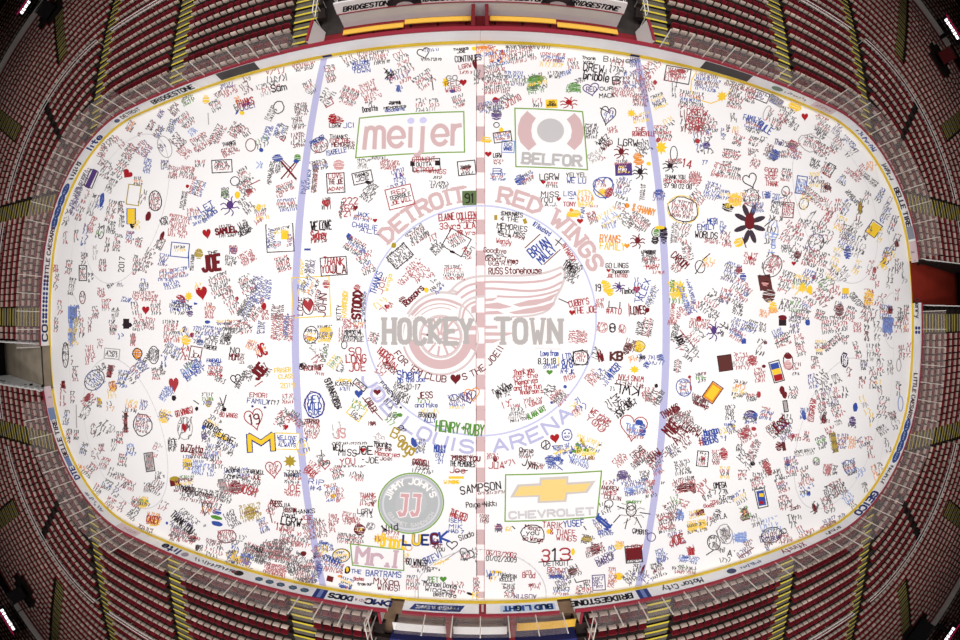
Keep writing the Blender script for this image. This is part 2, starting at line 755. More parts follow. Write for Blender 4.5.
T 440 165 60 28 5 r 222
T 430 192 56 28 5 r 164
T 420 215 50 24 5 r 121
S 405 200 12 60 80 k 2
H 462 193 20 24 0 d
H 347 175 36 40 15 R
S 345 190 40 20 0 k 1
S 350 165 40 30 10 kr 2
T 490 218 50 16 -8 b JACK
S 490 235 80 20 -10 rb 2
H 540 243 18 18 0 R
T 500 265 100 20 -8 b CHARLIE
T 520 285 80 18 -10 b ALL
T 325 263 80 34 2 k WE LOVE
T 315 300 60 36 3 r Sydney
S 315 325 70 16 3 k 1
S 320 245 80 6 5 k 1
q 270 358 26 8 0 b
R 375 425 104 72 4 k
T 375 405 80 30 -3 rk THANK
T 350 437 46 30 2 r YOU
T 395 437 56 34 2 dk JLA
S 280 425 40 56 85 kp 4
S 247 430 16 60 85 y 2
e 437 308 22 30 20 b
S 460 345 80 60 -30 rkb 5
S 490 360 20 40 20 b 2
S 500 410 50 100 25 brk 6
S 515 375 30 30 0 r 2
q 285 545 0 0 0 k
R 285 548 150 160 3 y
H 275 585 40 60 10 r
E 273 585 44 66 5 k
T 243 585 22 70 85 d LOVE
T 330 580 30 90 85 d JOHN
e 345 497 26 34 0 r
S 280 500 60 70 60 kbo 4
S 245 510 30 60 0 yb 3
S 308 560 20 80 80 rk 2
S 420 565 22 90 85 y 3
T 418 580 20 100 88 y RAYMOND
T 395 610 18 60 88 k KITTY
K 468 580 34 110 85 d STODD
e 468 510 26 24 0 R
S 495 570 16 100 85 kb 3
T 545 490 26 90 70 b THANKS
T 568 500 20 70 75 r JOE
T 592 490 18 70 78 y Wings
S 575 580 60 60 40 yr 2
H 588 588 22 22 0 R
e 615 342 20 22 0 G
S 640 385 90 70 40 kk 5
Q 640 385 60 90 -50 k
S 710 300 80 60 35 kdk 5
S 770 310 40 70 40 kr 3
S 790 350 50 40 45 k 3
T 870 225 150 28 4 r ELAINE COLLEEN
T 910 243 70 18 2 r USHER
T 870 263 140 26 2 r 33yrs JLA
T 905 290 70 18 0 r 18 yrs
R 866 330 90 80 -30 k
S 866 318 70 50 30 rk 4
e 850 368 24 10 -20 k
S 915 370 60 20 50 k 1
T 910 372 20 50 -55 r Misty
S 660 475 70 30 45 r 2
S 710 440 70 80 45 rr 5
S 770 470 40 40 45 rk 2
K 695 545 100 18 45 d ROBSON'S
e 650 560 30 24 30 d
e 745 520 20 20 0 y
S 790 510 50 30 35 kb 2
S 795 525 36 14 35 b 1
S 855 450 80 60 0 krw 5
S 30 500 60 80 30 krk 6
S 75 520 60 110 80 bpb 6
S 115 520 20 80 85 b 2
S 60 610 40 60 60 kr 4
e 95 585 20 30 0 R
S 90 565 20 30 0 r 2
S 30 590 40 90 60 kb 5
S 150 610 60 50 85 kd 5
S 100 620 30 40 0 r 3
S 10 590 20 60 60 k 3
@ 480 160 4
S 75 8 40 20 0 rd 2
T 70 45 34 22 0 b B
S 72 68 60 30 0 brb 3
e 160 80 44 40 20 b
S 190 70 60 40 30 kbr 4
T 277 68 76 26 2 k LGRW
H 253 90 20 18 0 R
S 290 100 50 24 0 rk 2
T 385 60 80 18 0 k YELYEL
T 385 82 76 22 -2 bk WE LU
T 280 138 70 22 0 k MISS
T 265 160 50 20 -4 k YOU
T 285 178 50 14 0 k A.J.
H 315 158 18 20 0 R
T 360 135 50 20 0 b LISA
T 360 155 20 16 0 b +
T 358 177 50 18 0 r TONY
e 365 200 16 14 0 o
e 375 215 60 30 0 y
T 410 210 16 40 85 b FAN
S 425 155 70 70 0 yoy 3
E 420 150 60 60 0 y
S 455 185 30 10 0 r 1
H 400 246 26 24 0 R
h 495 115 80 90 10 b
C 495 112 80 84 -10 b
e 515 130 30 40 -30 r
e 488 130 34 30 20 y
S 485 95 44 30 0 r 2
S 575 115 60 90 -20 bkp 5
S 560 95 30 40 0 pr 2
S 650 130 20 70 85 kw 3
q 574 38 62 44 2 p
S 574 38 50 30 0 yW 3
R 574 38 64 46 2 b
O 640 50 60 60 0 k
S 570 10 60 20 0 kr 2
e 635 8 40 26 0 o
e 675 15 20 16 0 y
O 760 25 60 50 0 k
T 828 15 34 34 -10 r 14
S 780 5 60 20 0 rd 2
S 900 10 20 20 0 b 1
S 945 40 30 60 -20 rr 4
T 780 68 80 16 0 k THANK YOU
T 780 85 90 14 -3 r RED WINGS
T 790 105 110 18 -3 k 97 98 02 08
e 860 75 50 44 0 P
S 860 75 56 60 -10 rd 4
S 870 150 50 60 50 kr 4
S 930 125 60 70 -15 bpb 5
C 812 198 122 100 -20 k
E 812 198 128 108 -20 y
S 812 198 96 70 -8 dr 5
S 450 230 40 50 20 rd 4
S 515 230 80 60 30 yc 3
S 520 265 60 30 20 bc 2
S 585 240 40 70 45 kk 4
S 560 185 40 30 -20 kr 2
e 588 182 20 20 0 o
T 655 200 90 28 -15 o & SHANNY
S 635 250 90 60 -35 kdr 5
T 520 315 80 30 -4 oy RYANS
T 530 345 100 30 -4 yo FAMILY
H 588 345 22 22 0 o
O 630 325 60 60 0 d
E 705 290 36 40 0 k
e 705 290 24 30 0 g
e 700 322 30 30 0 k
e 735 300 30 70 0 k
e 720 270 40 14 0 y
e 715 130 36 24 0 b
S 715 145 46 34 0 pb 3
S 675 385 60 50 0 kk 4
e 680 370 40 20 0 k
S 685 410 60 40 0 rk 3
T 690 430 50 16 0 r MARY
S 715 450 50 14 0 r 1
T 548 422 90 20 0 k GO LINGS
H 514 443 18 16 0 R
T 560 445 70 16 0 k Thompson
T 548 463 80 14 0 r JOE TATTOO
T 472 510 22 28 0 k 19
e 508 510 34 50 15 y
e 495 490 20 20 0 y
e 520 530 30 30 0 y
O 555 508 50 40 0 p
T 590 523 50 24 3 k Timbo
H 627 520 28 32 0 R
T 655 520 26 90 70 b ALEX
S 690 540 30 90 70 bk 3
T 630 550 20 40 85 b TO
S 630 500 26 60 0 b 3
T 395 570 80 26 10 r CUBBY'S
H 368 612 24 24 0 R
T 420 600 90 26 5 r THE JOE
S 480 575 36 40 10 r 3
L 315 555 40 18 0 k
T 540 578 50 26 -5 kb LI
T 535 603 60 24 -5 rk #ATO
T 632 600 60 34 3 dr LOVES
L 595 575 2 50 0 r
e 668 600 20 20 0 d
S 125 215 80 14 0 k 1
T 128 217 86 18 -6 k THANKS
T 118 237 70 18 -5 k 4 THE
T 128 270 120 22 -8 k MEMORIES
T 125 293 110 22 -12 kd WE'LL MISS
T 100 300 50 14 -15 k JLA
S 155 310 50 14 -20 r 1
T 95 325 60 20 -8 r Wendy
S 105 340 40 12 0 r 1
q 63 230 12 20 0 G
q 180 245 14 20 20 G
T 60 362 90 20 -3 d Goodbye
S 60 383 70 12 0 k 1
T 88 398 130 22 -6 d Great Times
T 90 413 110 18 0 d Gus R.I.P.
T 140 442 210 26 1 d RUSS Stonehouse
T 235 350 90 40 38 b BRIAN
T 265 378 80 34 42 b MALEY
L 180 352 60 -55 0 d
L 255 418 66 -60 0 d
L 302 318 24 20 0 k
L 302 342 24 -30 0 k
T 248 275 80 20 -32 b #7 Bouchard
T 355 370 80 22 -58 r IN MARCY
S 370 430 60 60 -35 kk 5
T 360 428 60 26 -35 k TOMES
S 365 465 50 50 -35 k 4
S 780 290 30 80 85 kw 4
S 815 290 40 80 -20 krd 5
S 900 255 20 16 0 by 1
T 905 268 70 24 3 b EMILY
T 905 300 90 26 -4 kb WORLDS
S 925 325 60 18 -8 r 2
T 930 245 40 24 0 b MERI
T 800 400 76 30 -42 d CAROOM
S 785 430 40 40 -40 dr 3
S 830 370 40 80 -80 kr 3
E 880 427 38 50 10 k
L 862 455 36 -60 0 k
L 890 400 30 -26 0 d
S 915 410 50 40 0 yo 2
e 770 495 26 34 0 g
e 775 530 30 50 0 y
* 800 520 44 90 0 y
S 790 530 70 90 0 yg 4
S 820 560 20 120 -70 bc 3
S 845 530 16 100 -75 b 2
S 860 580 40 30 0 r 2
S 770 610 16 80 85 r 3
S 795 610 16 60 85 r 2
S 920 570 60 100 -40 kkr 5
S 935 620 40 40 -30 k 3
S 830 600 50 50 -50 bpr 3
e 875 635 20 24 0 R
@ 720 160 4
S 40 50 90 50 -10 kr 4
S 140 15 36 40 -25 rd 3
h 122 85 56 62 20 k
S 30 15 40 20 0 kr 2
T 205 40 50 16 -5 r GOOD
T 205 55 50 16 -5 r JOE
T 208 95 50 20 -5 r THANK
S 265 60 40 50 -8 kr 4
S 200 70 40 20 0 r 2
E 262 125 30 40 -10 k
S 265 155 36 60 -10 rk 4
S 222 190 36 50 -10 kk 4
Q 272 200 44 60 -5 d
S 272 200 34 48 -5 rr 5
S 190 140 40 30 0 b 2
e 190 140 24 26 0 b
S 225 155 30 40 0 b 3
Q 325 100 40 70 -8 b
S 325 105 34 56 -8 bc 5
e 60 160 60 50 0 y
S 60 160 70 60 0 yo 3
S 20 140 40 40 -10 by 3
e 30 190 50 34 -20 k
e 30 182 26 22 -20 G
E 125 150 60 70 0 k
S 125 150 66 60 0 krd 5
S 150 190 50 40 0 bp 3
O 118 255 110 160 0 D
e 75 330 40 36 20 y
L 90 310 14 40 0 k
S 20 310 40 50 -8 dr 3
S 10 270 20 50 0 b 3
S 25 340 40 20 0 r 2
C 212 280 40 90 0 w
S 210 280 50 120 -10 kc 5
T 210 330 24 80 85 c Family
L 178 265 36 -30 0 k
S 275 290 50 90 -30 rd 5
S 320 280 36 90 -20 kr 5
H 295 415 18 20 0 R
S 385 310 60 120 -20 dkp 6
E 385 330 60 70 -20 k
S 120 395 50 50 -8 r 3
S 205 410 60 70 -20 kw 3
E 210 425 70 90 -30 k
S 215 420 50 70 -30 rr 5
H 120 395 20 22 0 R
S 305 370 50 70 -30 kdk 4
e 310 380 26 30 0 d
S 265 355 40 30 0 k 3
S 375 395 50 70 -15 rkr 5
S 415 400 30 60 -15 kr 4
S 350 390 30 70 -20 kr 4
S 45 450 60 80 -20 bkp 6
e 75 440 26 30 0 R
e 92 470 24 34 0 b
S 75 530 70 100 -30 rpk 6
S 20 545 40 60 -20 rp 4
q 180 490 50 60 10 n
e 180 490 26 30 0 P
e 195 540 50 60 -10 n
T 155 462 16 20 0 k +
S 70 600 40 40 -20 k 3
S 105 540 30 60 -30 rb 3
e 212 590 30 46 0 y
S 210 590 40 50 0 yo 2
S 180 615 40 30 -10 o 3
e 250 630 36 20 0 d
S 255 580 30 50 -20 kk 3
S 265 490 60 90 -20 kkr 6
S 320 490 60 60 -10 ykg 4
L 310 460 40 70 0 y
L 300 540 50 -60 0 y
* 330 510 36 50 0 y
S 355 470 50 60 -20 bp 4
e 376 470 16 20 0 r
e 360 520 20 40 0 y
S 395 460 30 60 -20 k 3
S 300 580 40 60 -10 kg 4
S 350 580 50 60 -30 krb 4
S 330 620 50 40 -10 kr 3
S 300 620 30 30 0 k 2
e 478 600 34 50 0 d
S 478 600 44 70 -10 kd 4
q 502 525 26 26 0 y
S 500 545 24 20 0 b 2
S 460 520 40 40 -10 rr 2
S 430 550 40 90 -50 rd 4
S 520 615 40 60 -20 kr 4
S 545 560 26 70 -50 k 3
S 450 450 40 60 -40 ykr 4
S 490 460 40 70 -40 kw 4
S 425 490 40 60 -50 kg 4
S 400 530 40 60 -40 kr 4
S 430 40 50 50 -30 kr 4
Q 438 40 30 50 -30 k
S 380 15 40 40 -20 k 4
S 490 80 36 40 -30 kc 3
S 530 60 22 70 -40 rw 3
S 560 45 30 60 -40 rr 4
S 600 80 24 90 -40 kw 4
S 605 25 40 40 0 o 2
S 590 150 30 50 -20 kr 3
S 385 80 60 60 0 ypk 4
S 425 110 40 40 0 dk 3
e 430 110 30 20 -20 d
S 370 145 40 100 -40 krw 5
S 335 170 40 60 -20 yw 3
E 335 175 36 46 -20 k
S 425 180 40 50 -30 rw 3
S 420 240 26 90 -30 krr 5
S 440 220 22 70 -30 rr 3
S 360 240 26 90 -30 kw 4
S 475 180 30 50 0 rk 3
S 505 190 30 70 -20 bkw 5
S 530 150 20 70 -50 k 3
e 560 190 18 50 0 G
S 560 200 20 90 -10 kd 4
R 615 275 46 56 -35 k
q 615 278 40 50 -35 y
e 610 265 16 20 0 r
S 480 255 40 60 -20 yko 4
S 535 275 40 80 -40 kw 4
S 510 330 60 70 -30 bkp 5
e 510 370 26 50 0 b
S 505 290 50 60 -20 kd 4
S 555 350 40 90 -20 kw 4
S 465 390 40 80 -20 yw 4
S 430 310 30 60 -20 kr 3
S 590 290 20 60 -30 kr 3
S 640 140 20 60 -30 bk 4
S 675 170 16 80 -30 pw 4
S 660 220 24 70 -30 pbk 5
S 690 260 24 80 -20 pkr 5
S 705 330 30 70 -20 dk 4
e 706 335 16 30 0 d
S 640 300 20 60 -10 yw 3
S 665 400 40 90 -30 yok 4
e 655 410 20 50 -20 y
S 670 370 40 40 -20 bk 3
S 710 425 20 60 0 dk 4
S 620 455 24 60 -20 dr 4
e 618 440 16 26 0 r
S 630 500 16 30 0 R 2
S 680 470 20 90 -10 kw 4
S 735 450 14 90 0 kw 4
S 600 430 20 60 -20 rw 3
e 595 550 40 60 -10 y
S 595 550 34 70 0 ro 4
S 710 540 20 50 0 rw 3
S 665 610 50 60 -5 bkr 5
q 680 600 20 30 0 d
q 670 635 40 14 0 c
S 580 610 30 60 -20 kr 4
S 610 620 30 50 -10 kr 3
S 745 605 16 50 0 kr 4
S 720 620 18 60 0 k 4
S 640 560 30 60 -20 rw 3
S 550 430 30 60 -30 yw 3
S 400 620 40 40 -20 kr 4
@ 0 320 4
S 225 20 16 60 0 kr 4
S 290 50 36 110 0 bcy 6
q 285 50 14 110 0 c
S 300 40 16 100 80 G 3
S 325 30 14 80 0 rk 4
S 360 20 14 60 0 d 4
q 505 15 24 40 0 k
e 510 20 40 20 0 k
S 450 30 24 60 0 kw 4
S 455 40 30 40 0 rk 3
S 555 20 40 50 -10 rk 4
S 600 15 40 50 -10 rd 4
e 533 75 20 50 0 P
S 533 80 20 50 0 kr 4
S 480 65 14 24 0 b 1
C 550 135 36 44 0 k
e 550 135 32 40 0 o
S 550 135 20 18 0 d 1
E 615 140 40 70 0 k
S 615 140 36 50 -10 k 4
S 588 150 16 60 60 k 2
S 655 165 20 50 0 b 2
S 628 215 40 50 0 kr 4
e 646 185 10 14 0 k
S 650 205 20 30 0 k 3
S 685 45 60 90 0 krr 6
S 690 125 70 50 -30 bk 4
L 725 110 20 50 0 r
S 740 130 30 70 -10 r 2
R 782 135 46 56 -10 d
T 782 135 34 34 -5 d L/JLA
e 745 80 34 40 0 y
e 738 38 18 26 0 b
S 735 60 40 60 0 yb 3
e 766 60 14 20 0 R
S 790 60 40 70 0 bk 4
S 845 45 80 40 -8 bp 3
e 800 90 30 24 0 b
T 845 90 50 60 -10 k JOE/CITY/FOREVER
S 770 200 90 60 35 bcb 4
T 775 200 90 26 38 b CLASSIC
S 760 185 40 40 35 kg 3
T 858 162 60 14 0 b FAREWELL
T 858 178 50 12 0 b JOE
S 862 205 60 40 0 rk 3
T 862 213 40 16 0 r RIP
H 884 225 14 16 0 R
S 880 240 50 20 -20 k 2
S 905 65 40 70 -10 k 5
e 910 70 30 36 -20 k
S 925 20 60 40 0 rk 4
S 940 45 40 20 0 k 2
T 940 122 36 24 -5 k NO
T 935 148 36 26 -5 d MOM
h 944 240 40 44 10 k
T 944 240 20 16 10 k JC
S 895 10 60 20 0 yp 2
e 830 8 24 14 0 b
H 696 262 40 66 5 r
S 660 295 30 60 60 bc 4
S 680 285 30 40 0 b 3
e 696 312 18 24 0 k
S 735 368 70 30 15 r 1
T 733 368 64 24 15 r GO WINGS
H 740 433 28 44 0 R
S 740 433 60 90 0 k 3
E 740 433 60 90 0 w
e 787 355 14 16 0 k
L 775 322 20 14 0 k
e 835 330 24 36 0 G
S 835 315 50 50 0 kgb 3
L 880 310 14 40 0 k
L 905 300 -14 50 0 k
e 897 358 18 16 0 k
S 880 350 30 60 -20 dk 3
T 915 380 70 18 -5 r GO WINGS
S 850 425 70 80 -25 kyk 4
T 850 430 80 24 -32 k GOOD BYE
T 905 470 70 26 -25 k JOE
e 885 465 60 26 -25 y
S 905 500 80 60 -30 kbk 4
e 818 465 24 26 -20 p
S 820 470 30 40 0 k 2
e 814 430 14 20 0 b
S 690 500 30 60 0 k 2
T 690 500 34 50 0 k LEE/RY
T 768 515 86 30 -6 d Buzzetta
S 800 540 70 30 -5 kr 3
S 845 530 50 70 -10 bkc 5
e 750 575 34 50 0 y
S 750 570 40 60 0 byk 4
S 795 590 50 60 -5 bc 5
S 845 600 30 50 0 b 3
S 870 560 40 70 0 rk 4
S 775 545 20 20 0 k 1
S 925 610 60 50 -5 kbk 3
T 930 600 50 20 5 k Andre
T 935 625 50 20 5 k Chris
e 700 635 40 20 0 G
S 745 632 60 20 0 gd 2
S 640 620 40 30 0 k 2
e 655 390 34 44 0 y
S 660 385 50 50 -20 ypb 4
S 545 205 50 100 -45 pkr 5
S 555 195 40 60 -45 b 3
q 440 205 18 50 -10 d
S 440 205 26 50 -10 dkr 4
S 490 235 40 70 -10 bk 5
e 452 265 30 44 0 o
S 452 265 30 40 0 d 2
S 450 295 40 40 0 y 2
S 380 240 60 70 45 bkb 6
E 378 240 70 90 -40 k
S 405 190 40 30 30 k 2
S 355 320 40 60 -50 rdk 4
e 350 310 20 40 -30 r
S 340 370 30 60 -30 kw 3
e 398 325 14 30 0 y
S 398 330 20 40 0 kp 3
S 440 345 26 40 0 ko 2
S 530 345 60 50 -10 yok 3
S 575 340 30 40 -10 pb 3
S 500 410 18 90 0 dkr 6
q 503 410 14 80 0 n
C 570 420 72 90 10 k
S 570 415 56 70 -10 rpd 6
S 405 430 30 80 -30 k 3
S 372 440 20 60 0 d 3
S 445 440 30 40 -20 kw 3
S 480 470 30 50 0 kr 4
S 455 500 20 50 0 kw 3
S 525 520 40 50 0 ckb 3
E 522 515 26 40 0 c
S 625 520 30 60 -20 wr 4
q 598 568 28 70 5 w
R 598 568 34 74 8 k
S 598 568 22 60 5 kr 5
S 490 560 34 50 -10 rk 4
S 380 535 30 50 0 dw 3
S 405 515 20 40 0 dr 3
S 420 575 40 50 -20 rw 4
S 480 625 40 30 -10 kr 2
S 450 610 30 40 -20 k 2
S 360 600 40 60 -40 rk 4
S 320 600 30 40 -30 oy 3
e 318 600 14 40 -20 o
S 335 515 26 50 -20 kb 4
S 305 460 20 40 0 kr 3
S 275 465 26 60 -10 kr 4
S 265 390 22 60 -10 kb 4
S 290 310 16 50 0 kr 3
L 305 340 2 90 0 w
S 250 300 16 90 0 r 4
q 253 258 14 30 0 d
S 300 215 20 60 0 kr 4
S 290 160 10 40 0 d 2
E 262 140 24 100 0 k
S 262 140 18 90 0 kw 6
S 360 140 34 80 0 rr 5
S 400 95 20 40 0 rw 3
S 448 135 50 24 -5 k 2
R 448 135 60 40 -5 w
@ 240 320 4
S 20 25 50 60 10 krd 5
S 85 30 30 50 85 bk 3
S 170 30 90 110 85 rrd 8
S 185 20 20 100 85 b 2
S 45 100 40 40 -20 or 3
T 85 120 36 50 25 R JC
S 85 120 50 50 25 ro 3
S 5 155 20 40 0 d 3
S 40 210 40 60 55 k 3
K 75 205 56 42 50 d JOE
S 100 200 30 50 50 kd 3
S 5 240 20 70 60 k 3
L 60 265 30 -20 0 r
T 170 200 64 18 3 yg FRASER
T 185 225 60 18 3 yk CLASS
T 190 262 60 20 3 yb 2019
T 75 300 70 18 -4 r EMORI
T 75 325 90 20 -6 b FAMILY
S 130 330 60 20 -3 k 1
S 195 315 50 40 0 rw 3
e 50 345 10 10 0 p
e 100 350 10 10 0 p
h 58 400 74 90 15 r
T 58 395 40 40 10 d 19
S 170 400 60 50 60 rk 3
S 180 390 60 60 -40 kr 3
H 183 430 22 24 0 R
S 225 400 30 80 -50 kr 4
S 220 380 40 30 -30 kb 2
K 85 490 92 62 3 yB M
q 190 485 92 60 0 W
R 190 485 96 64 -2 y
T 188 470 76 16 -3 b WE LOVE
T 188 485 70 14 -3 b THE JOE
T 188 500 70 14 -3 b ALWAYS
* 200 565 54 54 0 G
h 135 600 64 72 5 r
S 135 595 40 40 5 rr 3
T 65 607 64 16 -4 k FAREWELL
T 65 627 40 20 -3 d JOE
S 20 615 40 50 0 bk 4
S 215 620 60 40 -3 kbr 3
T 205 620 60 16 -2 k THANKS
S 260 500 30 60 20 by 3
E 250 510 46 60 0 y
S 290 435 60 80 -3 drr 6
T 285 405 56 18 0 d ZORRO
E 283 60 56 70 -10 k
S 283 65 46 56 -8 kyr 4
e 283 75 36 20 0 y
e 345 55 56 60 0 y
S 340 55 60 70 0 kyb 5
S 310 120 40 60 45 kw 3
S 340 130 20 70 80 kg 3
S 310 155 30 50 -50 r 2
S 290 190 80 24 3 dr 2
T 290 192 70 20 3 d HOME
E 250 185 20 30 -40 k
e 250 185 16 30 40 k
e 318 192 18 16 0 d
S 320 215 40 14 -10 r 1
S 380 165 60 40 50 yg 3
S 405 190 30 40 60 k 2
E 298 340 74 100 5 b
C 298 338 80 104 5 p
T 298 318 50 30 3 b HEY
T 298 345 56 30 3 b WILD
T 300 368 50 26 3 b SIDE
S 370 295 26 130 -68 k 3
T 372 290 26 120 -68 k STANFORD
e 392 350 14 14 0 k
T 415 238 60 16 -3 y Jere
T 418 255 70 18 -2 kb KAREN
S 425 275 60 16 0 bk 1
R 480 260 56 22 -40 k
S 480 260 44 14 -40 kr 2
H 475 297 34 36 0 b
S 475 345 60 40 -30 gg 2
R 468 365 60 60 -38 y
S 465 385 50 30 -38 k 2
T 525 340 26 60 -58 d CARLEX
L 490 310 80 90 0 d
S 530 415 30 16 0 d 1
H 530 415 22 22 0 d
S 480 15 60 40 5 kor 3
S 430 15 40 40 0 rr 4
L 430 0 40 30 0 r
S 405 60 20 60 0 r 3
T 450 50 70 24 3 k JMX 4
T 455 75 80 20 -2 k LITTLE
S 450 65 80 50 0 kw 4
E 417 100 22 30 0 k
T 460 125 50 30 3 r SO
T 465 155 80 32 3 r LONG
T 468 188 66 32 3 r JOE
S 535 70 40 40 70 rk 4
S 480 630 40 30 0 kr 2
S 395 440 60 60 20 w 2
T 400 455 40 40 10 P JS
S 390 610 50 50 20 rk 4
S 465 620 60 30 0 kr 2
E 410 545 240 100 0 W
S 440 493 140 10 0 k 1
S 440 585 140 8 0 k 1
T 395 510 46 26 -2 k WE'LL
T 430 530 70 26 -3 kr MISS
T 495 522 70 34 0 k JOE
H 492 522 22 24 0 R
T 430 565 60 26 2 r YOU
T 520 560 70 24 -3 kb -JOE
S 565 500 60 24 -5 k 1
T 570 497 70 22 -3 k Thanks
T 575 515 60 16 -3 d for the
T 590 535 100 20 -5 r Memories
T 585 553 50 16 -3 d Joe!
T 440 585 0 0 0 k .
S 330 560 40 50 20 k 3
h 340 580 40 40 0 r
L 325 520 8 60 0 k
S 290 600 60 60 -35 rr 4
T 285 605 50 24 -40 r COLBY
T 585 140 70 30 -40 r HOCKEY
T 590 165 80 26 -35 r TOWN
T 600 190 60 24 -40 d 4EVER
S 570 200 50 50 -35 r 3
T 675 215 90 34 3 b Sheri
T 685 238 110 22 3 b on the Joe
T 680 265 80 22 -5 k 5-10-17
S 640 285 60 50 -30 k 4
S 655 310 50 40 -20 k 3
T 600 290 16 110 -50 k FOREVER
S 610 325 40 60 -50 k 2
e 643 350 10 10 0 k
e 620 380 26 24 0 g
e 640 380 20 16 0 g
S 605 395 40 50 -40 kg 2
H 549 290 30 26 0 d
E 549 288 50 50 0 V
T 740 300 60 26 2 d JESS
S 740 325 60 16 0 gk 1
T 745 340 90 18 0 by and Mike
S 755 365 70 20 0 y 1
T 750 380 70 20 -3 k BRANDON
T 760 400 46 20 0 b ALLY
h 915 310 66 54 15 p
h 930 300 60 56 10 o
T 910 308 40 30 15 p YAY
S 865 315 60 40 10 bkp 3
E 855 310 34 24 0 p
S 870 345 60 20 0 by 2
H 862 238 42 44 0 d
T 880 432 190 44 -6 g HENRY+RUBY
T 635 460 60 40 -25 G Bo
T 670 505 70 50 -35 G oogs
T 645 435 40 16 -10 k o
E 645 430 20 16 0 k
e 695 490 22 44 20 b
S 725 505 40 60 0 kbk 5
T 800 515 46 30 -3 b MOLLY
S 800 545 36 60 0 b 4
K 905 553 110 18 -3 d MISS YOU
T 890 575 100 22 -3 k THE MEMORIES
S 890 545 120 10 0 d 1
T 870 600 60 24 0 r Joe
L 860 607 50 -6 0 k
S 720 570 70 30 -5 rk 2
T 725 570 70 22 -5 d FAREWELL
S 730 590 50 20 -5 dk 2
S 740 607 90 18 -6 k 1
q 865 630 60 10 0 y
S 560 470 30 40 40 w 2
@ 480 320 4
S 50 125 90 0 0 r 1
e 60 555 18 26 0 d
S 50 545 50 24 0 r 2
T 65 580 60 26 0 r JLA
S 110 575 90 30 8 r 1
T 185 520 56 18 -3 k Chris
S 185 538 60 30 -2 dk 3
T 200 575 60 30 -15 k Jym
S 225 582 60 24 -10 dr 2
C 263 500 36 36 0 k
L 263 482 2 36 0 k
L 250 512 26 -20 0 k
H 300 475 38 40 10 R
C 348 460 40 46 0 b
S 348 468 20 10 0 b 1
e 340 453 6 8 0 b
e 356 453 6 8 0 b
e 395 510 22 40 30 g
e 410 490 14 40 20 G
e 385 525 40 14 0 g
e 425 520 24 16 -10 g
S 430 510 100 80 -20 yyb 5
e 440 525 60 30 0 Y
S 330 520 70 40 20 bby 4
D 350 530 160 70 10 byb
e 280 560 40 40 0 b
S 300 572 60 50 0 bb 3
L 280 560 50 40 0 b
e 310 555 30 20 0 b
S 400 565 80 40 -20 bc 3
T 440 550 36 16 -3 d Lexi
e 480 500 12 8 0 b
T 175 205 80 24 10 r Thank you
T 180 225 100 22 8 r for the
T 185 245 90 22 8 r Memories
T 190 268 110 22 6 r and the fun
T 205 285 90 20 4 r Anderson's
S 90 280 70 50 30 k 2
T 95 275 70 24 28 k No Wings
S 105 300 40 20 25 k 1
S 110 335 40 30 20 r 1
S 145 350 40 30 10 rk 2
S 155 385 80 40 10 kw 3
S 200 330 50 40 10 rr 2
S 225 325 60 30 10 r 2
T 225 370 80 24 28 g ALANA WAY
S 290 290 50 70 50 kkr 4
S 320 310 60 50 45 rdk 4
e 340 267 14 14 0 b
e 287 330 12 12 0 b
T 278 133 70 22 0 b Love from
T 268 165 70 24 0 k 8.31.18
S 285 185 60 20 0 b 2
L 315 150 0 36 0 y
H 278 210 26 22 0 g
T 347 145 34 24 5 b LTD
T 348 175 40 34 10 b 8~8
T 350 205 50 20 -5 b R+FJK
C 402 150 66 60 0 k
R 402 152 56 54 4 k
S 402 150 44 40 3 rr 3
S 358 228 44 26 20 rr 2
S 375 65 40 50 85 r 3
S 410 65 40 50 85 r 4
E 490 30 40 40 -10 P
S 490 28 44 36 -10 r 2
E 530 30 24 34 0 k
T 530 32 20 34 0 k 8
E 570 35 26 36 20 P
S 568 35 30 30 0 r 2
T 540 60 10 10 0 k ,
S 465 130 30 50 75 k 2
T 483 145 20 44 10 dr Ni
K 545 145 46 34 0 n KB
S 640 30 30 60 80 k 4
S 670 30 40 70 80 rk 4
C 635 105 50 46 10 G
e 637 105 44 40 10 y
e 632 112 24 34 -20 k
e 590 115 30 50 -30 n
S 600 100 40 50 -20 d 3
S 610 155 30 26 20 o 2
e 650 150 26 16 0 k
S 645 150 30 30 20 bkp 3
e 665 180 26 24 -20 b
e 720 150 30 24 20 b
S 700 160 70 40 0 b 2
* 618 198 44 34 0 y
S 450 230 50 50 50 rr 4
S 495 225 44 70 45 bkb 4
T 530 205 70 30 48 b JAYKER
T 605 232 100 22 172 r WING FAN
T 600 255 110 20 170 d #1 RED
T 585 280 100 36 172 k KWL
S 530 275 20 20 0 k 1
T 470 400 90 60 -40 r WE LOVE/YOU
S 490 410 50 60 -40 rd 3
S 540 350 40 90 40 k 4
T 560 330 26 70 -50 k MISS
T 580 350 80 30 45 kr ST JOE
S 605 325 40 50 40 k 2
S 385 350 40 40 40 yr 2
S 395 340 40 60 30 b 2
S 385 370 30 30 30 ro 2
h 612 435 110 110 -8 r
H 612 435 0 0 0 R
e 637 410 34 22 0 b
e 650 440 26 50 0 b
S 620 455 60 40 -5 rb 3
T 605 430 44 30 -8 c THE
e 668 40 0 0 0 k
S 680 300 40 60 0 rk 3
e 705 263 14 16 0 k
S 700 305 50 60 60 kd 3
S 670 300 40 40 30 r 3
S 720 310 20 60 70 k 2
S 560 560 50 40 45 r 3
S 640 540 70 60 40 dkr 5
T 640 530 40 24 50 d DS
S 630 570 60 30 40 dk 2
S 690 560 60 60 40 rk 4
T 695 545 60 30 42 d SHAW
e 570 620 44 36 0 p
S 575 625 60 40 0 pk 3
S 660 622 36 40 5 kk 4
S 745 540 50 60 -40 pd 3
S 780 50 26 70 80 kk 4
S 810 90 60 50 80 kr 3
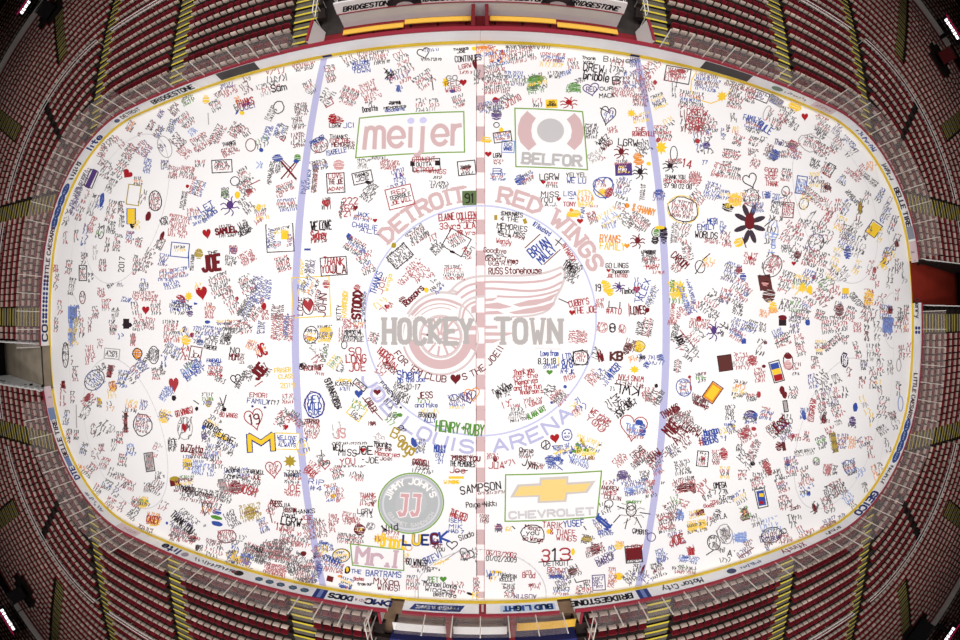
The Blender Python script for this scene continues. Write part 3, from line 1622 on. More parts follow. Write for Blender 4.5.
T 805 75 40 36 -60 k June
S 850 140 60 60 -40 k 3
S 860 70 60 70 -45 kwr 4
L 800 40 50 60 0 r
S 880 15 80 40 -5 rrr 3
O 935 45 60 80 0 p
S 790 185 30 50 85 kr 3
S 770 10 40 20 0 r 2
E 815 270 60 70 20 b
S 815 270 40 60 10 br 5
e 838 228 12 14 0 r
L 840 230 2 50 0 r
S 885 230 40 40 10 kg 3
S 890 215 20 10 0 r 1
T 880 315 50 18 -25 d Let's Go
T 885 338 60 18 -20 d Red Wings
S 880 325 70 40 -25 dk 3
q 930 290 46 70 -35 o
q 930 290 34 54 -35 y
R 930 290 50 76 -35 n
q 938 292 14 26 -20 d
T 760 365 80 30 30 d THANKS
S 770 380 60 50 20 d 4
e 785 360 22 36 0 d
S 800 410 80 80 -40 ddk 5
T 765 430 60 50 50 d MIKE
T 800 460 70 34 50 d ATT
S 850 430 70 40 -30 kd 3
T 845 440 80 26 -30 d LGRW
S 825 390 50 50 20 dkw 4
S 820 480 50 60 40 d 3
S 775 520 50 50 30 kk 4
S 920 470 70 40 20 b 2
T 925 445 60 30 15 b Morgan
T 920 480 60 30 15 b SEHERS
T 885 485 20 34 10 r #
S 945 550 30 60 0 rd 5
q 890 555 0 0 0 k
R 890 555 44 60 -5 k
S 890 555 30 50 -5 kr 4
e 893 555 14 14 0 R
S 810 590 60 60 10 kk 4
S 840 632 30 16 0 kd 1
S 710 600 40 40 20 rp 3
@ 720 320 4
L 0 15 30 20 0 k
S 15 40 30 60 -30 k 2
S 70 30 60 70 -20 bp 5
q 95 85 18 20 0 b
S 70 65 60 40 -30 rb 3
S 125 25 40 50 -20 kb 4
q 250 10 30 26 0 k
S 300 20 50 70 0 pk 5
e 350 10 20 26 0 b
S 230 50 40 30 20 b 2
S 250 80 60 50 20 kr 4
L 220 95 60 -30 0 k
S 165 110 40 70 -10 kw 3
e 182 90 14 14 0 d
S 320 100 40 90 10 rrk 6
q 20 172 52 60 8 n
R 20 172 54 62 8 k
S 85 165 60 70 0 rrw 4
e 128 160 34 40 20 r
S 128 165 46 40 0 rr 2
S 160 220 44 60 10 rr 4
e 175 185 16 14 0 d
q 219 184 34 24 14 b
q 226 206 34 22 14 y
q 233 230 34 26 14 R
R 226 206 42 84 16 k
C 272 165 40 66 5 d
e 270 180 34 36 0 P
e 272 145 30 22 0 d
S 308 185 34 30 0 dr 2
S 305 215 28 14 0 k 1
S 75 275 50 70 -10 koy 4
L 60 270 40 -20 0 o
S 80 300 60 14 20 yk 2
S 130 310 50 30 5 rkk 3
e 155 298 16 26 0 r
e 248 280 22 34 10 d
e 258 300 20 30 0 d
S 292 290 36 50 0 kr 3
q 262 345 14 40 0 w
R 262 345 16 44 8 k
S 38 370 36 60 3 kk 4
E 122 385 50 46 0 k
e 125 380 46 30 10 p
S 120 395 54 40 0 bk 3
e 140 385 18 30 -20 b
S 185 375 50 50 -10 rb 4
S 265 415 40 80 0 kkb 4
S 215 440 50 60 40 dkd 5
T 240 420 70 40 40 d JESSE
S 255 440 60 80 30 kpp 6
S 45 430 40 50 20 bk 4
e 55 430 14 20 0 y
q 40 418 20 8 0 b
e 100 450 34 50 -15 r
S 105 455 70 60 30 dr 4
e 135 435 20 16 0 r
S 75 510 20 30 0 k 2
S 10 460 20 60 10 yb 2
e 15 535 30 50 10 r
S 105 560 40 80 45 kk 4
S 135 520 36 90 70 rk 4
e 130 575 20 16 0 k
e 235 505 26 36 0 d
q 255 505 14 36 10 n
S 300 470 60 30 5 rdk 2
H 290 467 20 26 0 R
S 345 465 24 40 -10 rk 3
e 335 380 16 40 10 b
S 335 375 26 46 0 b 3
S 368 360 26 90 80 rr 2
T 368 360 22 90 82 r LGRW
S 415 375 36 80 10 kdk 5
e 415 395 20 40 0 d
q 0 0 0 0 0 k
S 470 360 46 60 30 kr 4
e 485 350 0 0 0 k
e 541 350 20 36 0 b
e 541 350 12 20 0 k
S 580 340 26 80 20 yw 3
e 530 405 26 40 0 p
S 530 412 34 40 0 pk 2
S 475 410 30 20 20 kw 2
S 605 400 14 60 0 yk 3
S 650 350 40 90 -10 kr 5
q 457 490 22 80 10 G
S 455 490 24 80 10 kG 5
S 405 490 40 50 20 kgk 4
S 490 485 40 60 0 pr 5
S 530 490 30 50 0 oo 4
S 565 490 30 40 30 pr 3
S 340 530 90 26 8 kw 2
S 385 565 20 30 0 gk 2
E 385 565 26 32 0 w
S 285 585 50 80 10 prk 6
e 270 570 20 30 0 b
e 188 590 26 70 25 r
S 188 590 40 70 25 krd 4
S 235 615 30 40 10 kk 2
S 340 615 40 60 10 kr 4
e 432 600 22 40 0 P
S 430 600 36 50 0 rd 4
S 460 600 20 40 0 k 3
S 520 590 50 60 20 bkr 5
E 515 590 40 60 20 p
S 20 610 40 50 0 yrk 4
S 90 620 40 40 0 dr 3
S 150 625 40 30 0 kr 2
S 300 545 30 0 0 k 1
S 600 510 26 90 10 rk 5
S 640 600 30 60 20 kw 3
S 670 500 20 60 10 k 3
S 620 610 20 60 20 o 3
S 400 110 40 60 0 ykr 5
S 450 90 30 90 40 kr 3
S 380 170 30 50 0 kr 4
C 498 160 26 60 0 k
e 498 160 24 54 0 p
S 498 160 20 40 0 W 3
S 498 80 24 40 0 kr 3
S 550 120 26 70 10 kr 4
S 370 245 34 60 10 pb 4
S 410 235 50 60 40 kk 3
S 465 235 30 40 20 kw 3
S 515 210 20 40 -20 dr 2
S 570 250 30 50 0 drr 3
S 498 290 18 50 0 k 2
S 610 230 24 90 0 kr 5
S 575 180 24 40 0 kp 3
S 640 180 26 90 0 rkw 5
S 600 130 24 70 0 kw 4
S 630 120 20 60 0 kr 3
S 680 190 20 60 0 kw 4
E 715 180 18 50 0 w
S 725 130 22 60 0 rd 4
S 755 120 16 60 0 r 3
S 715 275 20 60 0 kr 3
E 722 335 20 60 0 c
S 700 410 26 60 10 kw 3
S 690 380 30 30 20 kr 3
S 640 270 20 60 10 ykr 3
S 440 300 60 80 30 kpw 5
S 405 310 40 70 20 kr 4
S 470 290 30 50 10 r 3
S 435 20 60 70 5 kr 5
S 490 15 40 60 10 kr 3
S 550 30 30 40 0 R 3
S 590 40 24 90 0 dk 4
S 630 50 30 90 0 kw 4
q 670 20 40 60 -5 c
S 675 35 44 90 -5 bpp 6
S 715 20 26 60 0 kr 4
S 745 20 24 60 0 rro 4
S 590 70 20 30 0 d 2
S 560 610 40 40 10 c 2
S 440 440 40 30 20 r 2
S 170 30 30 40 -10 k 3
S 650 440 40 40 30 kw 3
@ 0 480 4
S 385 45 30 60 -30 rkw 4
S 430 20 40 40 -30 kb 3
S 440 95 40 50 -30 rw 4
S 485 105 30 50 -30 rk 3
S 470 40 24 60 -30 kp 3
S 515 20 50 40 -20 rk 3
S 535 130 36 60 -40 kk 4
S 545 90 40 40 -20 rk 3
e 575 90 40 40 0 y
S 575 90 50 50 -10 ygk 4
S 590 30 30 40 0 kd 3
S 630 30 50 60 -30 dk 4
S 615 155 60 50 -10 or 4
e 615 165 50 40 -10 y
T 612 158 50 30 -10 r CASEY
S 580 205 60 40 -20 dk 3
e 562 205 20 24 0 d
S 655 105 40 40 -30 dr 2
e 668 172 10 12 0 b
S 735 170 100 90 -40 kkp 6
T 730 170 110 30 -42 k THANK YOU
S 735 220 120 50 -20 kr 4
e 770 235 34 26 0 d
S 700 225 40 40 -10 dk 3
S 825 110 40 60 -15 rko 4
h 825 115 36 60 -15 k
S 860 90 60 80 -15 kr 4
e 868 128 40 24 -15 b
e 866 150 50 16 -15 g
e 868 175 46 20 -15 b
q 868 140 0 0 0 k
S 930 155 50 70 30 kk 5
S 905 225 70 50 3 rd 4
C 908 225 76 54 0 d
S 855 250 70 20 -15 d 2
S 855 285 70 50 -15 kr 3
S 945 260 40 40 -10 kb 2
e 790 270 16 24 -20 k
S 795 272 24 24 0 k 2
q 935 300 20 40 -10 y
S 930 310 50 60 -5 kyk 4
q 925 320 12 60 0 k
S 820 182 10 10 0 k 1
T 745 30 60 20 -5 k Thanks
T 790 50 120 24 -10 k Memories
S 780 60 130 60 -10 kd 4
q 700 10 40 26 10 d
S 735 20 80 50 5 dyk 4
q 892 22 30 50 20 w
S 892 25 40 60 10 kr 4
e 940 30 50 50 0 d
S 935 30 60 60 0 dr 4
S 895 70 70 40 -15 kk 3
@ 150 540 5.333
S 440 95 50 80 15 kbw 4
e 445 95 40 26 20 y
e 470 105 50 40 0 y
e 440 120 20 30 0 b
q 500 105 50 36 -20 c
S 510 110 70 60 -20 bkr 4
e 540 155 20 12 0 d
S 560 55 90 60 -20 rk 4
T 570 48 60 30 -15 k DAN
S 590 110 60 40 -15 kk 3
S 650 60 120 80 -12 rkd 6
S 720 50 70 90 -12 kd 6
S 685 90 100 30 -12 kr 2
S 660 155 110 60 -10 rr 4
S 760 165 40 50 20 k 2
E 755 165 30 50 20 w
S 815 165 70 60 -10 dkr 4
S 830 215 120 24 -8 kk 2
e 817 72 30 28 0 d
S 800 110 70 60 -30 kw 3
S 850 130 40 50 0 kr 3
S 760 100 50 40 -10 rk 3
S 700 10 90 30 0 kd 3
S 780 20 60 30 0 r 3
S 900 40 50 30 0 bp 3
S 890 180 40 100 70 bkp 4
T 905 150 26 50 80 b JOEY
S 880 90 26 60 60 p 2
e 880 90 18 14 0 k
T 930 12 40 16 -5 b Tim
E 930 40 26 26 0 y
S 940 90 40 20 0 k 2
@ 240 480 4
S 40 20 70 70 -15 rkd 5
T 30 40 70 36 -15 r JOSH
T 210 30 60 26 -3 r JOE
S 205 8 70 14 -3 k 1
S 210 55 60 20 -3 r 2
q 0 0 0 0 0 k
S 40 130 80 70 10 GGd 5
e 40 130 50 50 20 G
S 95 180 40 60 20 bpr 5
S 130 110 40 60 -20 dr 4
L 115 110 14 60 0 d
T 145 95 46 24 -3 d PRESS
T 185 100 30 16 0 k JIA
T 200 120 50 18 -3 dr HOUSTON
T 255 125 90 18 3 k THANKS
T 195 140 50 16 -3 k David
T 205 165 80 34 -8 k LGRW
T 265 150 50 18 0 r JOE
T 155 185 40 30 -10 r '17
S 180 190 40 30 0 kr 2
S 190 215 60 60 -3 rrk 4
S 295 165 60 30 -3 kr 2
S 300 200 90 70 10 ddr 5
S 250 240 60 60 -10 rk 3
e 255 295 22 20 0 d
S 15 230 30 20 0 k 1
T 305 20 60 50 -5 b RIP/#4
S 365 50 50 70 10 rbd 5
S 400 60 30 60 0 rr 3
e 372 65 20 20 0 y
T 510 60 60 18 0 r THANK
S 515 85 70 40 0 rd 3
T 500 125 60 20 0 k LGRW
S 500 140 50 20 0 k 1
H 530 95 18 18 0 d
S 375 155 40 40 -10 rr 3
S 370 190 30 40 0 r 4
S 440 150 70 40 -10 rr 3
S 450 165 60 30 -5 rr 2
C 478 198 44 42 0 d
e 478 198 40 38 0 d
S 478 198 20 14 0 y 1
S 440 235 110 40 -6 kr 4
S 520 185 30 30 0 k 2
E 525 185 30 26 20 w
L 565 185 30 20 0 k
T 600 190 60 28 8 k Wild
S 600 212 70 20 0 rd 1
* 552 235 40 44 0 y
S 550 235 24 24 0 r 1
T 615 245 100 50 -8 y Brianna
S 605 235 70 20 0 oy 2
E 675 270 26 24 0 o
K 668 240 30 40 -3 B L
K 706 238 26 40 -3 yB U
K 742 238 26 40 0 B E
K 778 235 26 40 4 db C
K 816 226 32 42 10 b K
S 790 255 30 40 0 d 2
O 785 255 50 30 0 d
T 800 278 36 14 0 k YOU
h 848 262 44 36 0 k
T 905 222 60 22 20 k Slado
T 875 140 70 30 -18 r THE RED
S 860 145 40 20 -15 r 2
T 860 162 50 16 -3 b ISEM
T 862 185 50 16 -3 b MIK
T 865 205 60 14 -5 b HAD 7
T 845 8 60 16 0 y WINGS
* 855 8 60 14 0 y
T 962 30 162 32 8 k SAMPSON
T 966 96 122 22 3 k Paige+Nikki
h 905 300 60 50 -20 k
S 905 305 40 36 0 kr 3
S 940 300 20 60 0 k 3
T 708 328 86 26 -5 kr GO WINGS!
S 720 348 90 12 -5 d 1
T 770 310 76 26 25 b STEVI
S 760 320 50 30 20 b 1
S 800 330 50 16 10 y 1
L 775 340 60 -24 0 y
S 665 310 20 40 0 yr 2
S 770 355 60 12 -5 k 1
S 735 362 50 16 0 k 1
T 465 365 40 16 -5 b THE
T 574 375 140 24 -3 b BARTRAMS
T 475 395 40 14 0 r Skates
T 585 405 100 26 -3 d Mixon
T 500 415 60 12 0 k from our
T 595 430 90 24 -3 d WINGS!
S 690 410 50 60 -3 kr 4
T 740 395 26 20 0 k J
T 775 398 36 22 0 g PET
H 813 398 28 26 0 g
T 800 418 130 20 -6 k Michael Davis
T 800 440 120 20 -8 k Windsor
T 820 458 90 18 -5 k Best Fans
S 870 430 60 50 -6 rk 3
S 945 420 24 60 0 rdk 5
T 942 460 24 26 0 y K
e 920 455 30 10 -20 k
E 405 300 60 46 5 y
E 405 302 70 54 5 k
S 405 300 44 30 5 ky 3
S 330 285 26 40 20 y 2
T 370 320 70 24 -20 b CONNOR
S 350 270 40 30 0 bp 2
S 375 350 80 40 -10 rbr 4
e 400 385 20 10 0 o
q 360 395 26 22 -15 d
e 430 360 22 34 -20 k
e 430 358 12 20 0 y
S 425 410 50 40 -20 byk 4
e 410 425 30 14 -10 b
e 425 430 14 10 0 R
e 438 432 10 12 0 b
S 50 290 80 60 -15 kkd 5
S 130 270 80 50 -15 kd 4
S 160 300 90 60 -10 kr 5
S 90 310 60 50 -10 k 4
S 150 365 80 50 -10 rr 4
S 205 350 40 40 20 k 2
E 205 350 26 36 20 k
S 260 370 80 60 -10 rkd 4
S 270 400 70 20 -6 kd 2
S 230 310 40 40 -40 k 2
e 30 320 20 50 -20 b
S 25 325 40 60 -10 by 4
S 315 330 26 60 60 p 3
S 310 290 26 50 40 rk 3
T 330 250 36 14 -5 b Joey
L 820 320 60 -40 0 w
L 712 410 1 60 0 w
@ 480 480 4
S 45 50 100 12 3 d 1
S 18 155 36 36 -5 d 3
e 75 190 26 30 0 p
S 75 195 30 30 0 rk 2
S 115 195 30 20 0 y 2
L 130 185 10 10 0 k
C 212 215 96 70 -6 k
T 210 190 60 20 -6 d Mega
T 210 210 50 18 -3 k you
T 212 235 80 20 -6 d Go Wings
T 290 180 80 24 -3 r TARIK
T 375 173 80 26 5 b YUSEF
T 330 208 100 22 -3 r & TUAFE
T 345 232 80 22 -3 r WINGS
e 275 205 20 20 0 y
L 415 185 10 14 0 k
S 530 5 20 20 0 b 1
T 520 32 70 16 -4 d ANDREW
T 515 50 60 16 -3 r JAMES
T 530 70 66 16 -8 d COLLIN
S 520 12 60 20 0 rd 1
S 620 30 90 60 10 bpc 5
e 605 45 26 30 0 c
S 680 40 40 60 10 rk 4
S 500 110 40 50 20 k 3
E 515 95 34 30 20 k
S 490 185 60 80 25 bpd 5
T 495 170 30 70 50 b JOE
S 500 210 60 20 0 b 2
O 605 130 110 100 0 w
E 605 105 36 30 0 k
L 560 140 -26 30 0 k
L 640 130 40 6 0 k
L 625 150 20 40 0 k
L 590 155 -10 40 0 k
L 575 115 -26 -10 0 k
T 615 88 60 10 0 g SPARTY
S 640 208 50 20 -5 k 2
T 640 205 60 18 -4 k CHRIS
q 615 295 62 50 5 d
R 615 297 66 66 5 k
S 615 325 60 14 5 k 2
T 620 265 60 14 5 r LGRW
e 428 235 40 30 -10 G
S 430 238 46 36 -10 kG 3
e 460 275 40 40 20 d
S 460 280 80 40 20 drk 4
e 555 262 36 28 0 y
S 560 262 40 34 0 oy 2
S 525 272 20 30 0 b 1
S 500 315 80 40 25 pk 3
T 500 318 70 26 25 p DARCI
T 262 300 30 50 -5 r 3
T 300 300 30 50 0 k 1
T 340 295 40 50 3 r 3
L 235 328 135 -10 0 k
T 305 333 100 20 2 k DETROIT
e 372 288 14 30 0 y
T 85 295 120 20 -5 r 06~13~2002
T 85 315 120 20 -3 k 01~02~2009
S 45 385 40 50 0 by 2
q 42 385 14 24 0 b
q 65 368 40 10 0 y
S 105 378 70 16 -4 k 1
T 115 385 60 14 0 k AUSTIN
T 110 398 60 14 0 k KELLEY
T 195 380 50 22 -3 r Brad
S 195 368 40 14 0 r 1
S 115 425 60 20 0 k 2
S 120 450 50 40 0 dkr 4
S 225 425 60 30 10 rr 2
e 202 420 14 12 0 k
T 180 465 90 16 178 p AUSTIN
T 300 360 60 20 -3 r BEMW
S 305 380 70 34 -3 bdb 3
q 305 385 50 14 0 b
e 370 365 40 30 20 n
S 370 365 60 50 20 kd 3
S 330 410 60 40 30 kp 3
S 325 445 80 34 0 kbr 3
L 378 395 6 14 0 k
L 385 410 40 -10 0 k
S 400 440 30 40 80 rk 3
S 430 430 30 60 10 dkr 4
R 475 410 50 60 3 p
S 475 410 40 46 3 pp 4
S 530 380 30 60 0 ro 4
S 525 410 26 40 80 r 2
C 555 385 30 26 0 y
e 555 385 26 22 0 y
S 640 380 60 50 -10 kp 3
e 650 360 10 50 -20 d
S 600 390 50 50 40 kk 3
S 630 345 30 20 0 k 2
E 685 228 34 34 0 p
e 700 365 10 10 0 d
S 710 360 50 60 20 kkd 5
S 725 300 46 50 15 bb 4
S 725 320 40 20 10 b 2
S 770 120 60 70 30 dkd 4
E 745 170 40 50 20 r
S 745 170 70 80 10 drk 6
T 785 240 60 40 15 r JOE
S 785 235 60 60 15 pdr 4
S 780 80 26 40 20 g 2
S 815 90 40 40 60 r 2
e 800 140 30 36 0 c
S 800 140 40 50 0 b 2
q 880 130 34 24 10 n
S 865 135 60 30 15 yr 3
e 850 190 40 40 20 y
e 890 180 34 40 0 y
S 865 185 80 50 10 yk 4
S 920 165 26 40 0 rk 2
S 815 20 90 60 10 dr 4
e 815 30 60 36 5 d
e 850 30 24 50 20 d
S 900 40 60 80 40 rrk 3
q 845 285 26 30 0 R
S 845 280 40 40 20 R 2
e 820 310 30 10 0 b
S 835 318 80 30 -8 bc 3
S 820 360 90 30 -2 kr 2
S 810 350 30 20 0 g 1
T 825 360 70 14 -8 w TATKO
E 935 250 50 60 20 k
e 945 265 20 50 40 w
S 935 250 40 50 0 k 2
L 905 300 30 -20 0 k
S 940 90 40 20 10 r 2
T 915 102 40 14 5 r Good
S 945 140 26 60 60 k 2
S 680 10 40 20 0 r 2
S 730 12 10 10 0 k 1
S 270 450 0 0 0 k 1
S 665 395 30 60 50 bp 3
@ 720 480 4
T 0 20 50 24 5 k OMEGA
S 15 60 40 50 0 k 2
T 5 145 40 20 10 k TLA
S 80 70 60 50 30 byk 3
S 25 80 60 26 10 k 2
e 100 130 30 40 20 n
e 100 150 40 24 20 d
S 100 130 40 50 20 go 3
q 165 72 30 60 10 b
R 165 72 40 76 12 k
e 165 90 20 14 0 R
q 165 60 18 14 0 y
S 150 15 50 50 10 krr 4
S 250 20 50 60 20 krp 5
S 260 90 50 60 15 drk 5
T 300 110 40 16 15 d Zach
S 345 20 60 40 20 rb 2
S 340 55 40 26 10 kc 2
e 355 55 16 20 0 b
e 378 112 18 40 25 d
S 378 112 24 50 -20 k 2
S 430 100 40 70 20 rk 4
E 430 95 36 60 20 w
S 460 40 90 60 25 kk 5
S 470 30 50 60 25 r 3
S 530 100 20 30 30 dk 2
S 510 70 40 50 40 c 3
S 580 30 20 40 20 k 2
S 290 165 30 60 20 k 2
S 310 150 40 20 10 k 1
S 145 160 50 50 20 kw 3
S 200 180 80 60 15 cc 3
C 20 215 60 80 20 w
e 20 215 40 50 30 w
S 25 220 60 60 20 k 2
e 82 230 50 40 0 c
S 80 230 60 40 10 c 3
S 115 250 40 20 20 d 2
C 205 220 90 60 15 k
S 205 225 70 60 15 kd 4
T 200 230 80 24 10 p Drew
S 255 225 30 60 15 kr 3
T 255 205 20 20 0 k C
S 260 235 50 30 10 rw 3
T 45 292 30 26 -3 k A'
S 100 290 70 36 35 pd 3
L 75 310 60 -40 0 d
S 10 280 20 20 0 k 2
S 20 320 40 20 5 kr 1
S 195 268 30 30 20 kb 2
S 330 205 40 50 30 rp 3
S 365 210 40 30 20 rk 2
S 440 165 60 30 25 pk 2
S 435 180 80 16 25 ro 2
S 490 150 30 30 30 pk 2
'''
# ------------------------------------------------------------------ paint on the ice
PAL = {'k': (44, 32, 38), 'd': (108, 30, 36), 'r': (166, 56, 62), 'R': (164, 30, 38), 'b': (56, 78, 156), 'c': (120, 146, 208), 'y': (238, 196, 52),
       'Y': (244, 226, 140), 'g': (84, 140, 52), 'G': (168, 142, 44), 'o': (226, 140, 44), 'n': (92, 48, 46), 'p': (84, 58, 120), 'P': (206, 148, 148),
       'V': (196, 190, 222), 'w': (172, 164, 164), 'W': (246, 242, 240), 'B': (34, 52, 110), 'D': (64, 52, 62)}
PAL = {k: lin(v) for k, v in PAL.items()}
class Ink:
    """one painted mark: polygons in image pixels, laid on the ice by on_z"""
    def __init__(s): s.v = []; s.f = []; s.c = []; s.z = []; s.k = 0
    def quad(s, pts, col, dz=0):
        n = len(s.v); s.v += pts; s.f.append(tuple(range(n, n + len(pts)))); s.c.append(col); s.z += [dz] * len(pts)
    def fill(s, pts, col, dz=0):
        tri = tessellate_polygon([[Vector((p[0], p[1], 0)) for p in pts]]); n = len(s.v)
        s.v += list(pts); s.z += [dz] * len(pts)
        for t in tri: s.f.append(tuple(n + i for i in t)); s.c.append(col)
    def line(s, poly, w, col, dz=0):
        for q in strip(poly, w): s.k += 1; s.quad(q, col, dz + (s.k % 41) * 2e-6)
    def bounds(s):
        a = np.array(s.v); return (a.max(0) - a.min(0))
def frame2(cx, cy, rot):
    c, s = math.cos(math.radians(rot)), math.sin(math.radians(rot))
    return lambda u, v: (cx + u * c + v * s, cy + u * s * -1 + v * c)   # v down, rot counter-clockwise in the picture
def put_text(ink, text, cx, cy, w, h, rot, cols, wpx=None, jit=0.22, dz=0, rnd=random):
    lines = [t for t in text.split('/')]; n = len(lines); lh = h / n; T = frame2(cx, cy, rot)
    for i, t in enumerate(lines):
        st, tw = layout(t.strip(), True, jit, rnd)
        hh = lh * (0.95 if n == 1 else 0.78); sx, sy = w / tw, hh / 6
        if n > 1: sx = min(sx, sy * 1.5)
        col = cols[i % len(cols)] if len(cols) and not isinstance(cols, tuple) else cols
        col = PAL[col] if isinstance(col, str) else col
        ww = wpx if wpx else min(max(0.66, hh * 0.14), 1.6)
        y0 = -h / 2 + lh * i + (lh + hh) / 2; x0 = -tw * sx / 2
        for p in st: ink.line([T(x0 + a * sx, y0 - b * sy) for a, b in p], ww, col, dz)
def put_scribble(ink, cx, cy, w, h, rot, cols, n, rnd):
    T = frame2(cx, cy, rot); n = max(1, n); lh = h / n
    for i in range(n):
        col = tuple(v * .86 + .12 for v in PAL[cols[i % len(cols)]]); hh = lh * 0.80
        cw = max(1.6, min(hh * 0.62, 3.4)); ww = 0.74 if hh < 4.5 else 0.88
        m = rnd.uniform(0.82, 1.04) * w; x = -m / 2 + rnd.uniform(-.05, .05) * w; xe = m / 2
        yb = -h / 2 + lh * i + lh * .88
        while x < xe - cw * .5:
            for _ in range(rnd.choice((2, 3, 4, 5, 5, 6))):
                if x > xe: break
                k = rnd.choice((3, 3, 4)); pts = [(rnd.choice((0, .5, 1)), rnd.choice((0, .5, 1, 1))) for _ in range(k)]
                pts[0] = (0, rnd.choice((0, 1)))
                if rnd.random() < .6: pts.append((pts[0][0], 1 - pts[0][1]))
                ink.line([T(x + a * cw * .8, yb - b * hh) for a, b in chaikin([(a, b + rnd.uniform(-.12, .12)) for a, b in pts])], ww, col)
                x += cw * 1.15
            x += cw * .6
def ell(cx, cy, w, h, rot, n=20, wob=0.0, rnd=random):
    T = frame2(cx, cy, rot); out = []
    for i in range(n):
        t = 2 * math.pi * i / n; k = 1 + rnd.uniform(-wob, wob)
        out.append(T(w / 2 * k * math.cos(t), h / 2 * k * math.sin(t)))
    return out
def heart(cx, cy, w, h, rot, n=22):
    T = frame2(cx, cy, rot); out = []
    for i in range(n):
        t = 2 * math.pi * i / n
        out.append(T(w / 2 * math.sin(t) ** 3, -h / 2 * (13 * math.cos(t) - 5 * math.cos(2 * t) - 2 * math.cos(3 * t) - math.cos(4 * t) + 2.5) / 15.5))
    return out
def closed(p): return list(p) + [p[0]]
